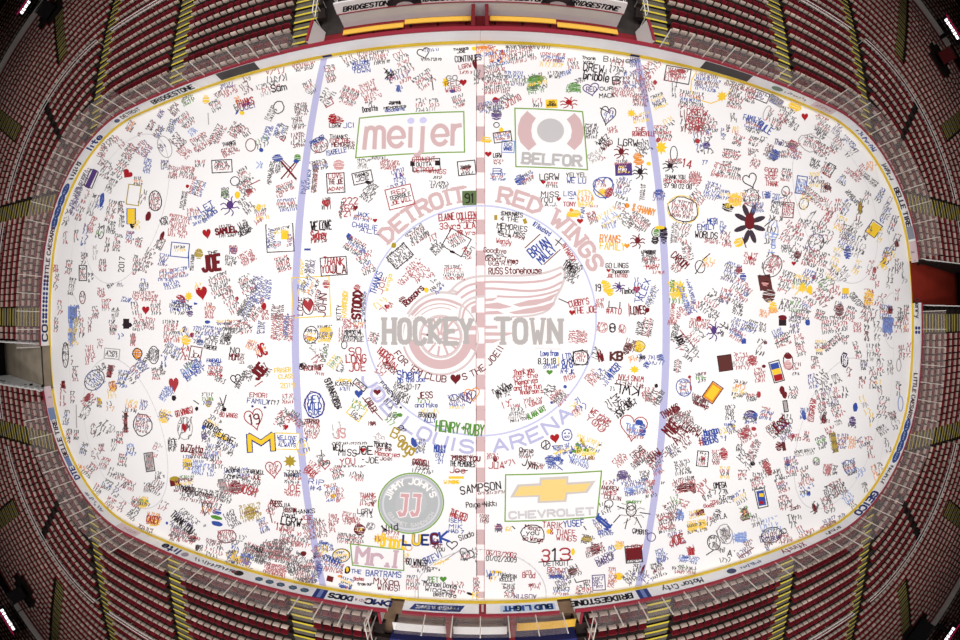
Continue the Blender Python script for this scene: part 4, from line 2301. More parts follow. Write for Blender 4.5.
def parse_marks():
    out = []; ox = oy = 0; sc = 4.0; num = 0
    for ln in MARKS.strip().split('\n'):
        a = ln.split(None, 8)
        if a[0] == '@': ox, oy, sc = float(a[1]), float(a[2]), float(a[3]); continue
        k = a[0]; x, y, w, h, rot = [float(t) for t in a[1:6]]; cols = a[6] if len(a) > 6 else 'k'
        txt = ' '.join(a[7:]) if len(a) > 7 else ''
        num += 1; rnd = random.Random(num * 31 + 5)
        if w == 0 and h == 0: continue
        if k != 'L' and (abs(w) < 1 or abs(h) < 1): continue
        px, py, pw, ph = ox + x / sc, oy + y / sc, w / sc, h / sc
        if k in 'TSK' and ph > pw and (55 <= abs(rot) <= 100 or (40 <= abs(rot) < 55 and ph > 2.4 * pw)): pw, ph = ph, pw
        ink = Ink(); c0 = PAL[cols[0]] if cols[0] in PAL else PAL['k']
        T = frame2(px, py, rot); kind = 'painted_drawing'
        if k == 'T':
            kind = 'painted_lettering'; put_text(ink, txt, px, py, pw, ph, rot, cols, rnd=rnd)
        elif k == 'K':
            kind = 'painted_lettering'; wp = ph * (.26 if pw > ph * 1.2 else .21)
            if len(cols) > 1: put_text(ink, txt, px, py, pw, ph, rot, cols[1], wp * 1.5, .08, rnd=rnd)
            put_text(ink, txt, px, py, pw, ph, rot, cols[0], wp, .0 if len(cols) > 1 else .15, 2e-4, rnd=rnd)
        elif k == 'S':
            kind = 'painted_handwriting'; put_scribble(ink, px, py, pw, ph, rot, cols, int(float(txt or 1)), rnd)
        elif k in 'RQB':
            ink.line(closed([T(-pw / 2, -ph / 2), T(pw / 2, -ph / 2), T(pw / 2, ph / 2), T(-pw / 2, ph / 2)]), 0.9, c0)
        elif k == 'X':
            ink.line([T(-pw / 2, -ph / 2), T(pw / 2, ph / 2)], 1.3, c0); ink.line([T(-pw / 2, ph / 2), T(pw / 2, -ph / 2)], 1.3, c0)
        elif k == 'q': ink.quad([T(-pw / 2, -ph / 2), T(pw / 2, -ph / 2), T(pw / 2, ph / 2), T(-pw / 2, ph / 2)], c0)
        elif k == 'E': ink.line(closed(ell(px, py, pw, ph, rot, 24)), 0.8, c0)
        elif k == 'C': ink.line(closed(ell(px, py, pw, ph, rot, 14, 0.08, rnd)), 0.95, c0)
        elif k == 'e':
            big = min(pw, ph) > 5.5
            if not big: ink.fill(ell(px, py, pw, ph, rot, 14, 0.12, rnd), c0)
            else:                                   # brushed in with back-and-forth strokes
                nst = int(ph / 1.25)
                for q in range(nst):
                    v = -ph / 2 + (q + .5) * ph / nst; hw = pw / 2 * math.sqrt(max(0, 1 - (2 * v / ph) ** 2)) * rnd.uniform(.82, 1.05)
                    ink.line([T(-hw, v + rnd.uniform(-.5, .5)), T(0, v + rnd.uniform(-.4, .4)), T(hw, v + rnd.uniform(-.5, .5))], rnd.uniform(.8, 1.25), c0)
        elif k == 'H': ink.fill(heart(px, py, pw, ph, rot), c0)
        elif k == 'h': ink.line(closed(heart(px, py, pw, ph, rot, 26)), 0.95, c0)
        elif k == 'O':
            c1 = PAL['d'] if cols == 'D' else c0; thick = 3.6 if cols == 'D' else 0.95
            for i in range(8):
                t = math.radians(i * 45 + 22 + rnd.uniform(-8, 8))
                if thick > 2:
                    ink.fill(ell(*T(pw * .34 * math.cos(t), ph * .34 * math.sin(t)), ph * .36, 5.2, math.degrees(-t) + rot, 14), c0, i * 1e-5); continue
                pts = [T(pw / 2 * q * math.cos(t + .22 * math.sin(q * 6 + i)), ph / 2 * q * math.sin(t + .22 * math.sin(q * 6 + i))) for q in (.15, .35, .55, .75, 1)]
                ink.line(pts, thick, c0)
            body = ell(px, py - ph * .06, pw * .36, ph * .42, rot, 14, .05, rnd)
            if cols == 'w': ink.line(closed(body), .9, PAL['k'], 1e-4)
            else: ink.fill(body, c1, 1e-4)
        elif k == '*':
            pts = []
            for i in range(16):
                t = math.pi * i / 8; r = 1 if i % 2 == 0 else .55
                pts.append(T(pw / 2 * r * math.cos(t), ph / 2 * r * math.sin(t)))
            ink.fill(pts, c0)
        elif k == 'D':
            for i in range(14):
                u, v = rnd.uniform(-.45, .45) * pw, rnd.uniform(-.45, .45) * ph; c = PAL[cols[i % len(cols)]]
                if i % 2: ink.fill(ell(*T(u, v), rnd.uniform(1.2, 4), rnd.uniform(1.2, 4), 0, 9, .25, rnd), c, i * 1e-5)
                else: ink.line([T(u, v), T(u + rnd.uniform(-5, 5), v + rnd.uniform(-5, 5)), T(u + rnd.uniform(-5, 5), v + rnd.uniform(-5, 5))], .9, c, i * 1e-5)
        elif k == 'L':
            ink.line([(px, py), ((ox + (x + w) / sc), oy + (y + h) / sc)], 0.95, c0)
        if ink.f: out.append((kind, pw * ph, ink, txt if k == 'T' else '', cols))
    return out
def ink_mesh(name, inks, z):
    V = []; fs = []; cs = []; n = 0; zs = []
    for i, ink in enumerate(inks):
        V += ink.v; zs += [z + d * 10 + (i % 50) * 4e-5 for d in ink.z]
        fs += [tuple(k + n for k in f) for f in ink.f]; cs += ink.c; n += len(ink.v)
    P = on_z(V); P[:, 2] = zs
    # the ice stops at the boards: nothing is painted past them
    ax, ay = np.abs(P[:, 0]) - (HL - RC), np.abs(P[:, 1]) - (HW - RC)
    sd = np.hypot(np.maximum(ax, 0), np.maximum(ay, 0)) + np.minimum(np.maximum(ax, ay), 0) - RC
    keep = [i for i, f in enumerate(fs) if max(sd[k] for k in f) < -0.02]
    mb = MB(); mb.v = [tuple(p) for p in P]; mb.f = []; mb.c = []
    for i in keep:
        f = fs[i]; a, b, c = (P[f[0]], P[f[1]], P[f[2]])
        if (b[0] - a[0]) * (c[1] - a[1]) - (b[1] - a[1]) * (c[0] - a[0]) < 0: f = tuple(reversed(f))
        mb.f.append(f); mb.c.append(cs[i])
    if not mb.f: return None
    used = sorted({k for f in mb.f for k in f}); mp = {k: i for i, k in enumerate(used)}
    mb.v = [mb.v[k] for k in used]; mb.f = [tuple(mp[k] for k in f) for f in mb.f]
    return mb.mesh(name, M['paint'])
HL, HW, RC = 30.48, 12.954, 8.534
def rr_point(s, n_side=60, n_cor=40):
    """closed outline of the rink grown by s"""
    pts = []; r = RC + s
    for k, (cx, cy) in enumerate(((HL - RC, HW - RC), (HL - RC, -(HW - RC)), (-(HL - RC), -(HW - RC)), (-(HL - RC), HW - RC))):
        a0 = math.pi / 2 - k * math.pi / 2
        for i in range(n_cor + 1):
            a = a0 - i / n_cor * math.pi / 2; pts.append((cx + r * math.cos(a), cy + r * math.sin(a)))
    return pts

ice_mb = MB(); ice_mb.poly([(x, y, 0) for x, y in reversed(rr_point(0.12))])
floor = ice_mb.build('floor', M['ice'])
tag(floor, 'white ice sheet covered all over in painted farewell messages', kind='structure')
slab = MB(); slab.box(-75, 75, -55, 55, -1.2, -0.05)
so = slab.build('floor_slab', M['dark']); tag(so, 'dark concrete floor under the stands', kind='structure')

def ink_part(name, fn, z, label=None):
    ink = Ink(); fn(ink); me = ink_mesh(name, [ink], z)
    if me:
        o = link(name, me, floor)
        if label: o['label'] = label
        return o
def wline(ink, pts, w, col):
    """world-space polyline painted on the ice (metres), handed over in pixels"""
    for q in strip(pts, w): ink.quad([proj((a, b, 0)) for a, b in q], col)
BLUE = lin((180, 179, 214)); PINK = lin((204, 173, 174)); PINK2 = lin((198, 162, 164)); GREYL = lin((197, 192, 190)); LINE = lin((206, 203, 206)); GREEN = lin((116, 158, 58)); PALE = lin((246, 242, 240))
for sx in (-1, 1):
    def f(ink):
        for i in range(60):
            y0, y1 = -12.9 + i * 25.8 / 60, -12.9 + (i + 1) * 25.8 / 60
            x0, x1 = sx * 7.68 - .18, sx * 7.68 + .18
            ink.quad([proj((x0, y0, 0)), proj((x1, y0, 0)), proj((x1, y1, 0)), proj((x0, y1, 0))], BLUE)
    ink_part('blue_line', f, 0.001)
def f(ink):
    for sx in (-1, 1): wline(ink, [(sx * .17, -12.9 + i * .43) for i in range(61)], .035, PINK2)
    for k in range(-9, 10):
        y0, y1 = 312.5 + 31 * k, 327.5 + 31 * k
        if y1 < 46 or y0 > 598: continue
        ink.quad([(476.3, max(y0, 46)), (484.4, max(y0, 46)), (484.4, min(y1, 598)), (476.3, min(y1, 598))], PINK)
    ink.quad([(476.3, 46), (484.4, 46), (484.4, 598), (476.3, 598)], lin((243, 234, 233)), -8e-5)
ink_part('center_line', f, 0.0014)
CX, CY = 480.6, 320.7
def f(ink): ink.line(closed([(CX + 115.6 * math.cos(t * math.pi / 60), CY + 115 * math.sin(t * math.pi / 60)) for t in range(120)]), 1.7, lin((190, 192, 224)))
ink_part('center_circle', f, 0.002)
for cx, cy in ((-21.03, 6.7), (-21.03, -6.7), (21.03, 6.7), (21.03, -6.7)):
    def f(ink):
        wline(ink, closed([(cx + 4.57 * math.cos(t * math.pi / 40), cy + 4.57 * math.sin(t * math.pi / 40)) for t in range(80)]), .045, LINE)
    ink_part('faceoff_circle', f, 0.001)
for sx in (-1, 1):
    def f(ink): wline(ink, [(sx * 27.13, -11.3 + i * .8) for i in range(29)], .05, lin((226, 214, 214)))
    ink_part('goal_line', f, 0.001)
    def f(ink):
        wline(ink, [(sx * (27.13 - 1.83 * math.sin(t * math.pi / 16)), 1.83 * math.cos(t * math.pi / 16)) for t in range(17)], .05, LINE)
    ink_part('goal_crease', f, 0.0012)
def f(ink):
    wline(ink, [(3.05 * math.cos(t * math.pi / 24), -12.9 + 3.05 * math.sin(t * math.pi / 24)) for t in range(25)], .05, LINE)
ink_part('referee_crease', f, 0.001)

def zp(ox, oy, sc): return lambda pts: [(ox + x / sc, oy + y / sc) for x, y in pts]
def bold(ink, text, cx, cy, w, h, rot, col, wpx, dz=0, serif=False):
    st, tw = layout(text); T = frame2(cx, cy, rot); sx, sy = w / tw, h / 6
    for p in st:
        ink.line([T((a - tw / 2) * sx, h / 2 - b * sy) for a, b in p], wpx, col, dz)
        if serif:
            for (a, b) in (p[0], p[-1]):
                if b in (0, 6): ink.line([T((a - .9 - tw / 2) * sx, h / 2 - b * sy), T((a + .9 - tw / 2) * sx, h / 2 - b * sy)], wpx * .6, col, dz)
def arc_text(ink, text, r, h, a0, a1, col, wpx, inward=False, serif=False, c=(CX, CY), kx=1.0, ky=1.0):
    """a0->a1 degrees (picture, counter-clockwise from +x), reading left to right"""
    st, tw = layout(text)
    def T(a, b):
        t = math.radians(a0 + (a1 - a0) * a / tw); q = r - (b / 6 - .5) * h if inward else r + (b / 6 - .5) * h
        return (c[0] + q * math.cos(t) * kx, c[1] - q * math.sin(t) * ky)
    for p in st:
        ink.line([T(a, b) for a, b in p], wpx, col)
        if serif:
            for (a, b) in (p[0], p[-1]):
                if b in (0, 6): ink.line([T(a - 1, b), T(a + 1, b)], wpx * .6, col)
def f(ink):
    arc_text(ink, 'DETROIT', 127.5, 14, 139.5, 97.5, PINK, 3.6, serif=True)
    arc_text(ink, 'RED', 127.5, 14, 81.5, 62, PINK, 3.6, serif=True)
    arc_text(ink, 'WINGS', 128, 14.5, 55, 24.5, PINK, 3.8, serif=True)
ink_part('arched_lettering', f, 0.003, 'faded pink block lettering arched over the centre circle')
def f(ink):
    arc_text(ink, 'JOE', 126.5, 12, 205.5, 226, BLUE, 2.6, True)
    arc_text(ink, 'LOUIS', 126.5, 12, 233, 266.5, BLUE, 2.6, True)
    arc_text(ink, 'ARENA', 126, 12, 276, 314.5, BLUE, 2.6, True)
ink_part('arched_lettering', f, 0.003, 'faded violet lettering arched under the centre circle')
def f(ink):
    Z = zp(375, 260, 4.571)
    def ring(r, w, a0, a1, col, dz=0, cx=300, cy=350):
        ink.line(Z([(cx + r * math.cos(math.radians(a)), cy + r * math.sin(math.radians(a))) for a in np.linspace(a0, a1, 40)]), w, col, dz)
    G = lin((206, 192, 192))
    ring(172, 1.5, -170, 80, G); ring(172, 1.5, 80, 195, G); ring(176, 1.0, 20, 190, PINK)
    ring(128, 9.0, 18, 168, PINK, 1e-4); ring(150, 1.2, -165, -60, PINK); ring(132, 1.0, -150, -70, PINK)
    ring(97, 1.5, -180, 180, G, 2e-4); ring(90, 1.2, -180, 180, PINK, 3e-4)
    for i in range(12):
        t = math.radians(i * 30 + 8); ink.line(Z([(300 + 14 * math.cos(t), 350 + 14 * math.sin(t)), (300 + 88 * math.cos(t), 350 + 88 * math.sin(t))]), 2.2, PINK, 1e-4)
    ring(12, 2, -180, 180, PINK, 2e-4)
    for pts, w, c in (
        ([(345, 142), (375, 110), (420, 85), (470, 74), (560, 72), (680, 72), (770, 62), (830, 42), (855, 30), (868, 55), (866, 90), (848, 135), (828, 165), (815, 205)], 1.5, G),
        ([(330, 150), (350, 138), (372, 146)], 1.4, G), ([(372, 156), (410, 122), (460, 106), (540, 98), (640, 104), (740, 100), (800, 88), (850, 62)], 1.5, PINK),
        ([(395, 172), (440, 142), (500, 128), (600, 134), (700, 144), (790, 134), (856, 100)], 1.5, PINK), ([(385, 262), (390, 220), (412, 190), (450, 170), (500, 166)], 1.5, G),
        ([(400, 262), (408, 226), (430, 202), (460, 190)], 1.4, PINK), ([(150, 245), (190, 190), (250, 155), (310, 146), (370, 156)], 1.6, G), ([(170, 250), (215, 200), (270, 178), (330, 182), (390, 205)], 1.6, PINK),
        ([(560, 166), (640, 170), (720, 168), (800, 152), (846, 132)], 1.3, PINK), ([(600, 262), (700, 258), (780, 240), (815, 205)], 1.3, G)):
        p = Z(pts); ink.line(chaikin(chaikin(p)), w * 1.5, c, 1e-4)
    for pts in ([(500, 178), (560, 172), (540, 186), (500, 190)], [(500, 202), (560, 194), (628, 214), (570, 224), (500, 220)], [(630, 204), (700, 184), (770, 176), (835, 150), (805, 184), (735, 206), (660, 214)],
                [(610, 240), (690, 222), (770, 208), (822, 190), (800, 226), (720, 244), (640, 248)], [(440, 215), (460, 205), (462, 240), (440, 244)], [(500, 236), (560, 232), (590, 246), (500, 250)],
                [(500, 300), (560, 300), (560, 314), (500, 314)], [(500, 330), (640, 332), (600, 346), (500, 346)], [(500, 362), (580, 362), (540, 380), (500, 380)],
                [(395, 300), (460, 300), (460, 322), (405, 322)], [(410, 340), (460, 340), (460, 420), (430, 400)]):
        ink.fill(Z(pts), PINK, 2e-4)
ink_part('center_emblem', f, 0.0035, 'faded pink winged wheel emblem inside the centre circle')
def f(ink):
    Z = zp(375, 260, 4.571)
    for tx, x0, x1 in (('HOCKEY', 30, 452), ('TOWN', 545, 862)):
        n = len(tx); step = (x1 - x0) / n
        for i, ch in enumerate(tx):
            hh = 138 if (i + n) % 2 == 0 else 128
            c = Z([(x0 + step * (i + .5), 325)])[0]
            bold(ink, ch, c[0], c[1], step * .66 / 4.571, (hh - 26) / 4.571, 0, lin((240, 233, 231)), 7.4, 0)
            bold(ink, ch, c[0], c[1], step * .66 / 4.571, (hh - 26) / 4.571, 0, lin((176, 170, 168)), 4.8 if ch != 'W' else 3.6, 3e-4, serif=True)
    ink.quad(Z([(730, 398), (850, 402), (850, 412), (730, 408)]), lin((226, 222, 222)))
ink_part('center_wordmark', f, 0.0045, 'faded grey block lettering across the centre emblem')
def frame_box(ink, Z, pts, w=1.1): ink.line(closed(Z(pts)), w, GREEN)
def f(ink):
    Z = zp(350, 100, 3.84); frame_box(ink, Z, [(37, 70), (437, 45), (440, 200), (22, 222)], 1.25)
    T = lambda x, y: (350 + x / 3.84, 100 + (y - (x - 230) * .045) / 3.84)
    def L(p, w=4.3, col=PINK): ink.line([T(*q) for q in p], w, col)
    def arc(cx, cy, rx, ry, a0, a1, n=14): return [(cx + rx * math.cos(math.radians(a)), cy - ry * math.sin(math.radians(a))) for a in np.linspace(a0, a1, n)]
    L([(55, 178), (64, 100)]); L(arc(80, 118, 17, 18, 170, 0) + [(94, 178)]); L(arc(113, 118, 17, 18, 170, 0) + [(130, 178)])
    for cx in (178, 346):
        L([(cx - 28, 142), (cx + 28, 142)], 3.4); L(arc(cx, 140, 29, 36, 0, 318, 20))
    L([(233, 108), (231, 178)]); L([(280, 108), (276, 196), (262, 212), (250, 212)])
    L([(395, 104), (393, 178)]); L([(394, 128), (406, 108), (424, 106)])
    for x in (234, 281): ink.fill([T(*p) for p in arc(x, 80, 14, 12, 0, 345, 16)], lin((200, 196, 232)))
ink_part('sponsor_logo', f, 0.0035, 'faded pink lowercase sponsor lettering in a thin green frame')
def f(ink):
    Z = zp(350, 100, 3.84); frame_box(ink, Z, [(633, 32), (893, 45), (912, 268), (637, 256)], 1.25)
    ink.fill(ell(350 + 770 / 3.84, 100 + 117 / 3.84, 104 / 3.84, 92 / 3.84, -4, 28), lin((190, 186, 187)))
    for p in ([(680, 42), (656, 68), (645, 100), (644, 130), (654, 162), (686, 195), (716, 170), (700, 145), (696, 118), (700, 92), (714, 70)],
              [(862, 50), (884, 74), (896, 105), (898, 135), (888, 166), (862, 193), (832, 168), (848, 146), (852, 118), (846, 94), (832, 74)]): ink.fill(Z(p), PINK)
    bold(ink, 'BELFOR', 350 + 775 / 3.84, 100 + 229 / 3.84, 58, 9.8, -3, lin((180, 176, 176)), 2.7, serif=True)
ink_part('sponsor_logo', f, 0.0035, 'faded grey disc between pink arcs in a thin green frame')
def f(ink):
    Z = zp(500, 460, 8.0); frame_box(ink, Z, [(45, 118), (812, 88), (775, 455), (40, 490)], 1.3)
    ink.fill(Z([(318, 140), (548, 128), (545, 180), (765, 165), (700, 262), (540, 275), (530, 335), (300, 345), (302, 295), (80, 300), (140, 195), (315, 185)]), lin((200, 192, 186)))
    ink.fill(Z([(335, 160), (530, 150), (530, 198), (725, 185), (680, 250), (525, 258), (515, 320), (320, 328), (322, 280), (112, 288), (155, 212), (332, 205)]), lin((236, 202, 128)), 2e-4)
    bold(ink, 'CHEVROLET', 500 + 410 / 8, 460 + 426 / 8, 84, 6.4, 3, lin((200, 196, 198)), 2.1)
ink_part('sponsor_logo', f, 0.0035, 'faded yellow bow shape over grey lettering in a green frame')
def f(ink):
    c = (380 + 248 / 8, 460 + 346 / 8); E = lambda k, n=44: ell(c[0], c[1], 530 * k / 8, 486 * k / 8, 12, n)
    ink.fill(E(.985), lin((208, 212, 206))); ink.fill(E(.95), lin((176, 178, 180)), .5e-4)
    ink.line(closed(E(.985)), 1.3, GREEN, 2.4e-4); ink.line(closed(E(.85)), 1.8, lin((204, 204, 210)), 1.2e-4); ink.fill(E(.48), lin((182, 182, 184)), 1.2e-4)
    for a, b, t, inw, col in ((168, 108, 'JIMMY', False, lin((238, 234, 232))), (96, 18, "JOHN'S", False, lin((238, 234, 232))), (205, 260, 'GOURMET', True, lin((206, 204, 204))), (270, 335, 'SANDWICH', True, lin((206, 204, 204)))):
        st = Ink(); arc_text(st, t, 22.5, 5.6 if not inw else 3.6, a, b, col, 1.5 if not inw else .8, inw, False, c, 1.06, .98)
        n0 = len(ink.v); ink.v += st.v; ink.z += [3e-4 + q for q in st.z]; ink.f += [tuple(i + n0 for i in q) for q in st.f]; ink.c += st.c
    for dz, w, col in ((2.4e-4, 5.6, lin((236, 230, 230))), (3.6e-4, 3.6, lin((206, 160, 163)))):
        for x in (200, 300): ink.line([(380 + (x - 26) / 8, 460 + 282 / 8), (380 + (x + 24) / 8, 460 + 284 / 8), (380 + (x + 14) / 8, 460 + 284 / 8), (380 + (x + 4) / 8, 460 + 400 / 8), (380 + (x - 8) / 8, 460 + 434 / 8), (380 + (x - 36) / 8, 460 + 440 / 8), (380 + (x - 46) / 8, 460 + 418 / 8)], w, col, dz)
ink_part('sponsor_logo', f, 0.0035, 'round grey sponsor disc with two pink letters and a green rim')
def f(ink):
    Z = zp(240, 480, 4.0); frame_box(ink, Z, [(442, 255), (655, 278), (655, 362), (450, 340)], 1.2)
    bold(ink, 'Mr.I', 240 + 548 / 4, 480 + 309 / 4, 41, 16, -6, lin((198, 168, 178)), 3.4, serif=True)
ink_part('sponsor_logo', f, 0.0035, 'faded mauve lettering in a small tilted green frame')
def f(ink):
    ink.quad([(462, 191), (476.5, 190.5), (476.5, 205), (462.5, 205.5)], lin((96, 116, 74))); put_text(ink, '91', 469.5, 198, 9, 9.5, 0, 'k', 1.3, dz=3e-4)
ink_part('number_patch', f, 0.0045, 'green square painted with the number 91')

def f(ink): arc_text(ink, "FOR 'EM CLUB    'S THE JOE!!", 61, 6.2, 214, 332, PAL['d'], 0.95, True, False, (447, 318))
ink_part('arched_handwriting', f, 0.0135)
allm = parse_marks()
for kind, cap in (('painted_lettering', 100), ('painted_drawing', 100), ('painted_handwriting', 100)):
    grp = sorted([m for m in allm if m[0] == kind], key=lambda m: -m[1])
    base = {'painted_lettering': 0.0135, 'painted_drawing': 0.0078, 'painted_handwriting': 0.0105}[kind]
    for i, m in enumerate(grp[:cap]):
        me = ink_mesh(kind, [m[2]], base + (i % 60) * 4e-5)
        if me: link(kind, me, floor)
    me = ink_mesh(kind, [m[2] for m in grp[cap:]], base)
    if me: tag(link(kind, me, floor), kind='stuff')
# ------------------------------------------------------------------ dasher boards
def rink_t(t, s=0.0):
    """point and outward normal at arc length t (clockwise in plan from the top middle) on the rink outline grown by s"""
    a, b, q = HL - RC, HW - RC, RC * math.pi / 2; tot = 4 * (a + b) + 4 * q; t %= tot
    segs = ((a, 'x'), (q, 0), (2 * b, 'r'), (q, 1), (2 * a, 'b'), (q, 2), (2 * b, 'l'), (q, 3), (a, 'x2'))
    for L, k in segs:
        if t <= L: break
        t -= L
    if k == 'x': return (t, HW + s), (0, 1)
    if k == 'x2': return (-a + t, HW + s), (0, 1)
    if k == 'b': return (a - t, -HW - s), (0, -1)
    if k == 'r': return (HL + s, b - t), (1, 0)
    if k == 'l': return (-HL - s, -b + t), (-1, 0)
    cx, cy = ((a, b), (a, -b), (-a, -b), (-a, b))[k]; an = math.pi / 2 - k * math.pi / 2 - t / RC
    n = (math.cos(an), math.sin(an)); return (cx + n[0] * (RC + s), cy + n[1] * (RC + s)), n
RT = 4 * (HL - RC + HW - RC) + 4 * RC * math.pi / 2
_tab = [(t, rink_t(t)[0]) for t in np.arange(0, RT, 0.05)]
_tx = np.array([p for _, p in _tab]); _tt = np.array([t for t, _ in _tab])
def t_of(x, y): return float(_tt[np.argmin((_tx[:, 0] - x) ** 2 + (_tx[:, 1] - y) ** 2)])
def t_px(px, py, z=0.55): p = on_z([(px, py)], z)[0]; return t_of(p[0], p[1])
BH, KH = 1.07, 0.24
def bend(u, z, d): (x, y), n = rink_t(u, d); return (x, y, z)
def strip_board(mb, t0, t1, d0, d1, z0, z1, col=None, step=0.5):
    t0, t1 = t0 + .004, t1 - .004; n = max(1, int(math.ceil((t1 - t0) / step)))
    for i in range(n):
        a, b = t0 + (t1 - t0) * i / n, t0 + (t1 - t0) * (i + 1) / n
        P = [bend(a, z0, d0), bend(b, z0, d0), bend(b, z0, d1), bend(a, z0, d1), bend(a, z1, d0), bend(b, z1, d0), bend(b, z1, d1), bend(a, z1, d1)]
        k = len(mb.v); mb.v += P
        fs = [(4, 5, 6, 7)[::-1], (0, 1, 5, 4)[::-1], (2, 3, 7, 6)[::-1]]
        if i == 0: fs.append((3, 0, 4, 7)[::-1])
        if i == n - 1: fs.append((1, 2, 6, 5)[::-1])
        for f in fs: mb.f.append(tuple(k + j for j in f)); mb.c.append(col)
def t_gate(name): return GATES[name]
tb = lambda x, y: t_of(x, y)
# gaps in the boards: two penalty-box gates and the two end tunnels
GAPS = [(tb(4.22, -13), tb(3.56, -13)), (tb(-3.52, -13), tb(-4.2, -13)), (tb(-30.5, -4.85), tb(-30.5, -1.75)), (tb(30.5, 4.2), tb(30.5, 1.2))]
cuts = sorted([0.0] + [tb(*p) for p in ((21.9, 13), (28, 10.5), (28, -10.5), (21.9, -13), (9, -13), (-9, -13), (-21.9, -13), (-28, -10.5), (-28, 10.5), (-21.9, 13))])
GAPS.sort(); secs = []; pts = sorted(set(cuts + [g for ab in GAPS for g in ab] + [RT]))
for a, b in zip(pts[:-1], pts[1:]):
    if any(abs(a - g0) < .02 and abs(b - g1) < .02 for g0, g1 in GAPS): continue
    secs.append((a, b))
def side_words(t):
    (x, y), n = rink_t(t)
    v = 'player-bench' if y > 0 else 'penalty-box'
    if abs(n[1]) > .95: return f'{v} side, {"left" if x < -8 else "right" if x > 8 else "middle"}'
    if abs(n[0]) > .95: return f'{"left" if x < 0 else "right"} end'
    return f'{"upper" if y > 0 else "lower"} {"left" if x < 0 else "right"} corner'
ADS = []   # (section finder t, builder)
boards = []; FACE = {}
for i, (a, b) in enumerate(secs):
    (mx, my), nn = rink_t((a + b) / 2)
    e = empty('dasher_board', (mx, my, 0)); boards.append((a, b, e))
    inv = Matrix.Translation(Vector((-mx, -my, 0)))
    def part(name, mb, m, label=None):
        mb.v = [(x - mx, y - my, z) for x, y, z in mb.v]; o = mb.build(name, m, e)
        if label: o['label'] = label
        return o
    mb = MB(); strip_board(mb, a, b, 0.0, .2, 0.0, BH); FACE[e.name] = part('board_face', mb, M['board'])
    mb = MB(); strip_board(mb, a, b, -.015, -.001, 0.0, KH); part('kickplate', mb, M['kick'])
    mb = MB(); strip_board(mb, a, b, -.03, .22, BH, BH + .06); part('cap_rail', mb, M['rail'])
    sec_len = b - a
seen = {}
for a, b, e in boards:
    w = side_words((a + b) / 2); seen.setdefault(w, []).append((a, e))
ORD = ['first', 'second', 'third', 'fourth', 'fifth', 'sixth', 'seventh', 'eighth', 'ninth', 'tenth', 'eleventh', 'twelfth', 'thirteenth', 'fourteenth', 'fifteenth', 'sixteenth', 'seventeenth', 'eighteenth', 'nineteenth', 'twentieth']
ORD += ['twenty-' + o for o in ORD[:9]] + ['thirtieth'] + ['thirty-' + o for o in ORD[:9]] + ['fortieth'] + ['forty-' + o for o in ORD[:9]]
for w, l in seen.items():
    for k, (a, e) in enumerate(l):
        extra = '' if len(l) == 1 else f', {ORD[k]} clockwise'
        tag(e, f'white dasher board with yellow kickplate and maroon cap, {w}{extra}', 'rink board', 'dasher boards around the ice')
def sec_of(t):
    for a, b, e in boards:
        if a <= t <= b: return e
    return min(boards, key=lambda s: min(abs(s[0] - t), abs(s[1] - t)))[2]
def board_print(t, name, fn, label=None):
    mb = MB(); fn(mb, t); e = sec_of(t); ox, oy = e.location.x, e.location.y
    mb.v = [(x - ox, y - oy, z) for x, y, z in mb.v]
    o = mb.build(name, M['print'], FACE[e.name])
    if label: o['label'] = label
NAVY = lin((38, 58, 128)); INKB = lin((34, 32, 40)); BRED = lin((140, 32, 44))
def on_board(mb, quads, t, col, d=-.006):
    for q in quads: mb.poly([bend(t + u, z, d) for u, z in q], col)
def ad_text(text, h, w, col, zc=.63, wd=None, slant=0.0, d=-.006):
    def fn(mb, t):
        st, tw = layout(text)
        for p in st:
            q = [((x - tw / 2) * w / tw + slant * (y - 3) * h / 6, zc + (y / 6 - .5) * h) for x, y in p]
            on_board(mb, [c[::-1] for c in strip(q, wd or h * .2)], t, col, d)
    return fn
def ad_rect(w, z0, z1, col, slant=0, d=-.004):
    def fn(mb, t):
        n = max(1, int(w / .6))
        for i in range(n):
            a, b = -w / 2 + w * i / n, -w / 2 + w * (i + 1) / n
            on_board(mb, [[(b - slant, z0), (a - slant, z0), (a + slant, z1), (b + slant, z1)]], t, col, d)
    return fn
def ad_oval(w, h, col, zc=.63, d=-.004, n=18):
    def fn(mb, t):
        on_board(mb, [[(-w / 2 * math.cos(2 * math.pi * i / n), zc + h / 2 * math.sin(2 * math.pi * i / n)) for i in range(n)][::-1]], t, col, d)
    return fn
def ad_scrib(w, h, col, zc=.63, n=6, seed=1, d=-.008):
    def fn(mb, t):
        r = random.Random(seed); x = -w / 2
        for i in range(n):
            q = [(x + r.uniform(0, 1) * w / n * .9, zc + r.uniform(-.5, .5) * h) for _ in range(5)]
            on_board(mb, [c[::-1] for c in strip(q, h * .16)], t, col, d); x += w / n
    return fn
AD = 'sponsor_lettering'
def put(px, py, *fns):
    t = t_px(px, py)
    for f in fns: board_print(t, AD, f)
put(172, 96, ad_text('BRIDGESTONE', .42, 3.6, INKB, slant=.08, wd=.1))
put(131, 113, ad_text('DETROIT', .36, 2.0, INKB, wd=.07), lambda mb, t: ad_oval(.5, .44, lin((90, 96, 130)))(mb, t - 1.5))
put(95, 142, ad_text('lite', .55, 1.5, NAVY, wd=.14))
put(238, 71.5, ad_rect(2.6, .26, 1.0, lin((74, 70, 70))))
put(76, 171, ad_scrib(1.5, .5, INKB, n=7, seed=3))
for px, py in ((66.5, 190), (61, 200), (57.5, 211), (54.5, 222), (896.5, 458), (901, 448), (904.4, 437), (907.7, 426)):
    put(px, py, ad_oval(1.05, .62, lin((52, 80, 150))), ad_scrib(.7, .2, lin((200, 210, 230)), n=4, seed=int(py)))
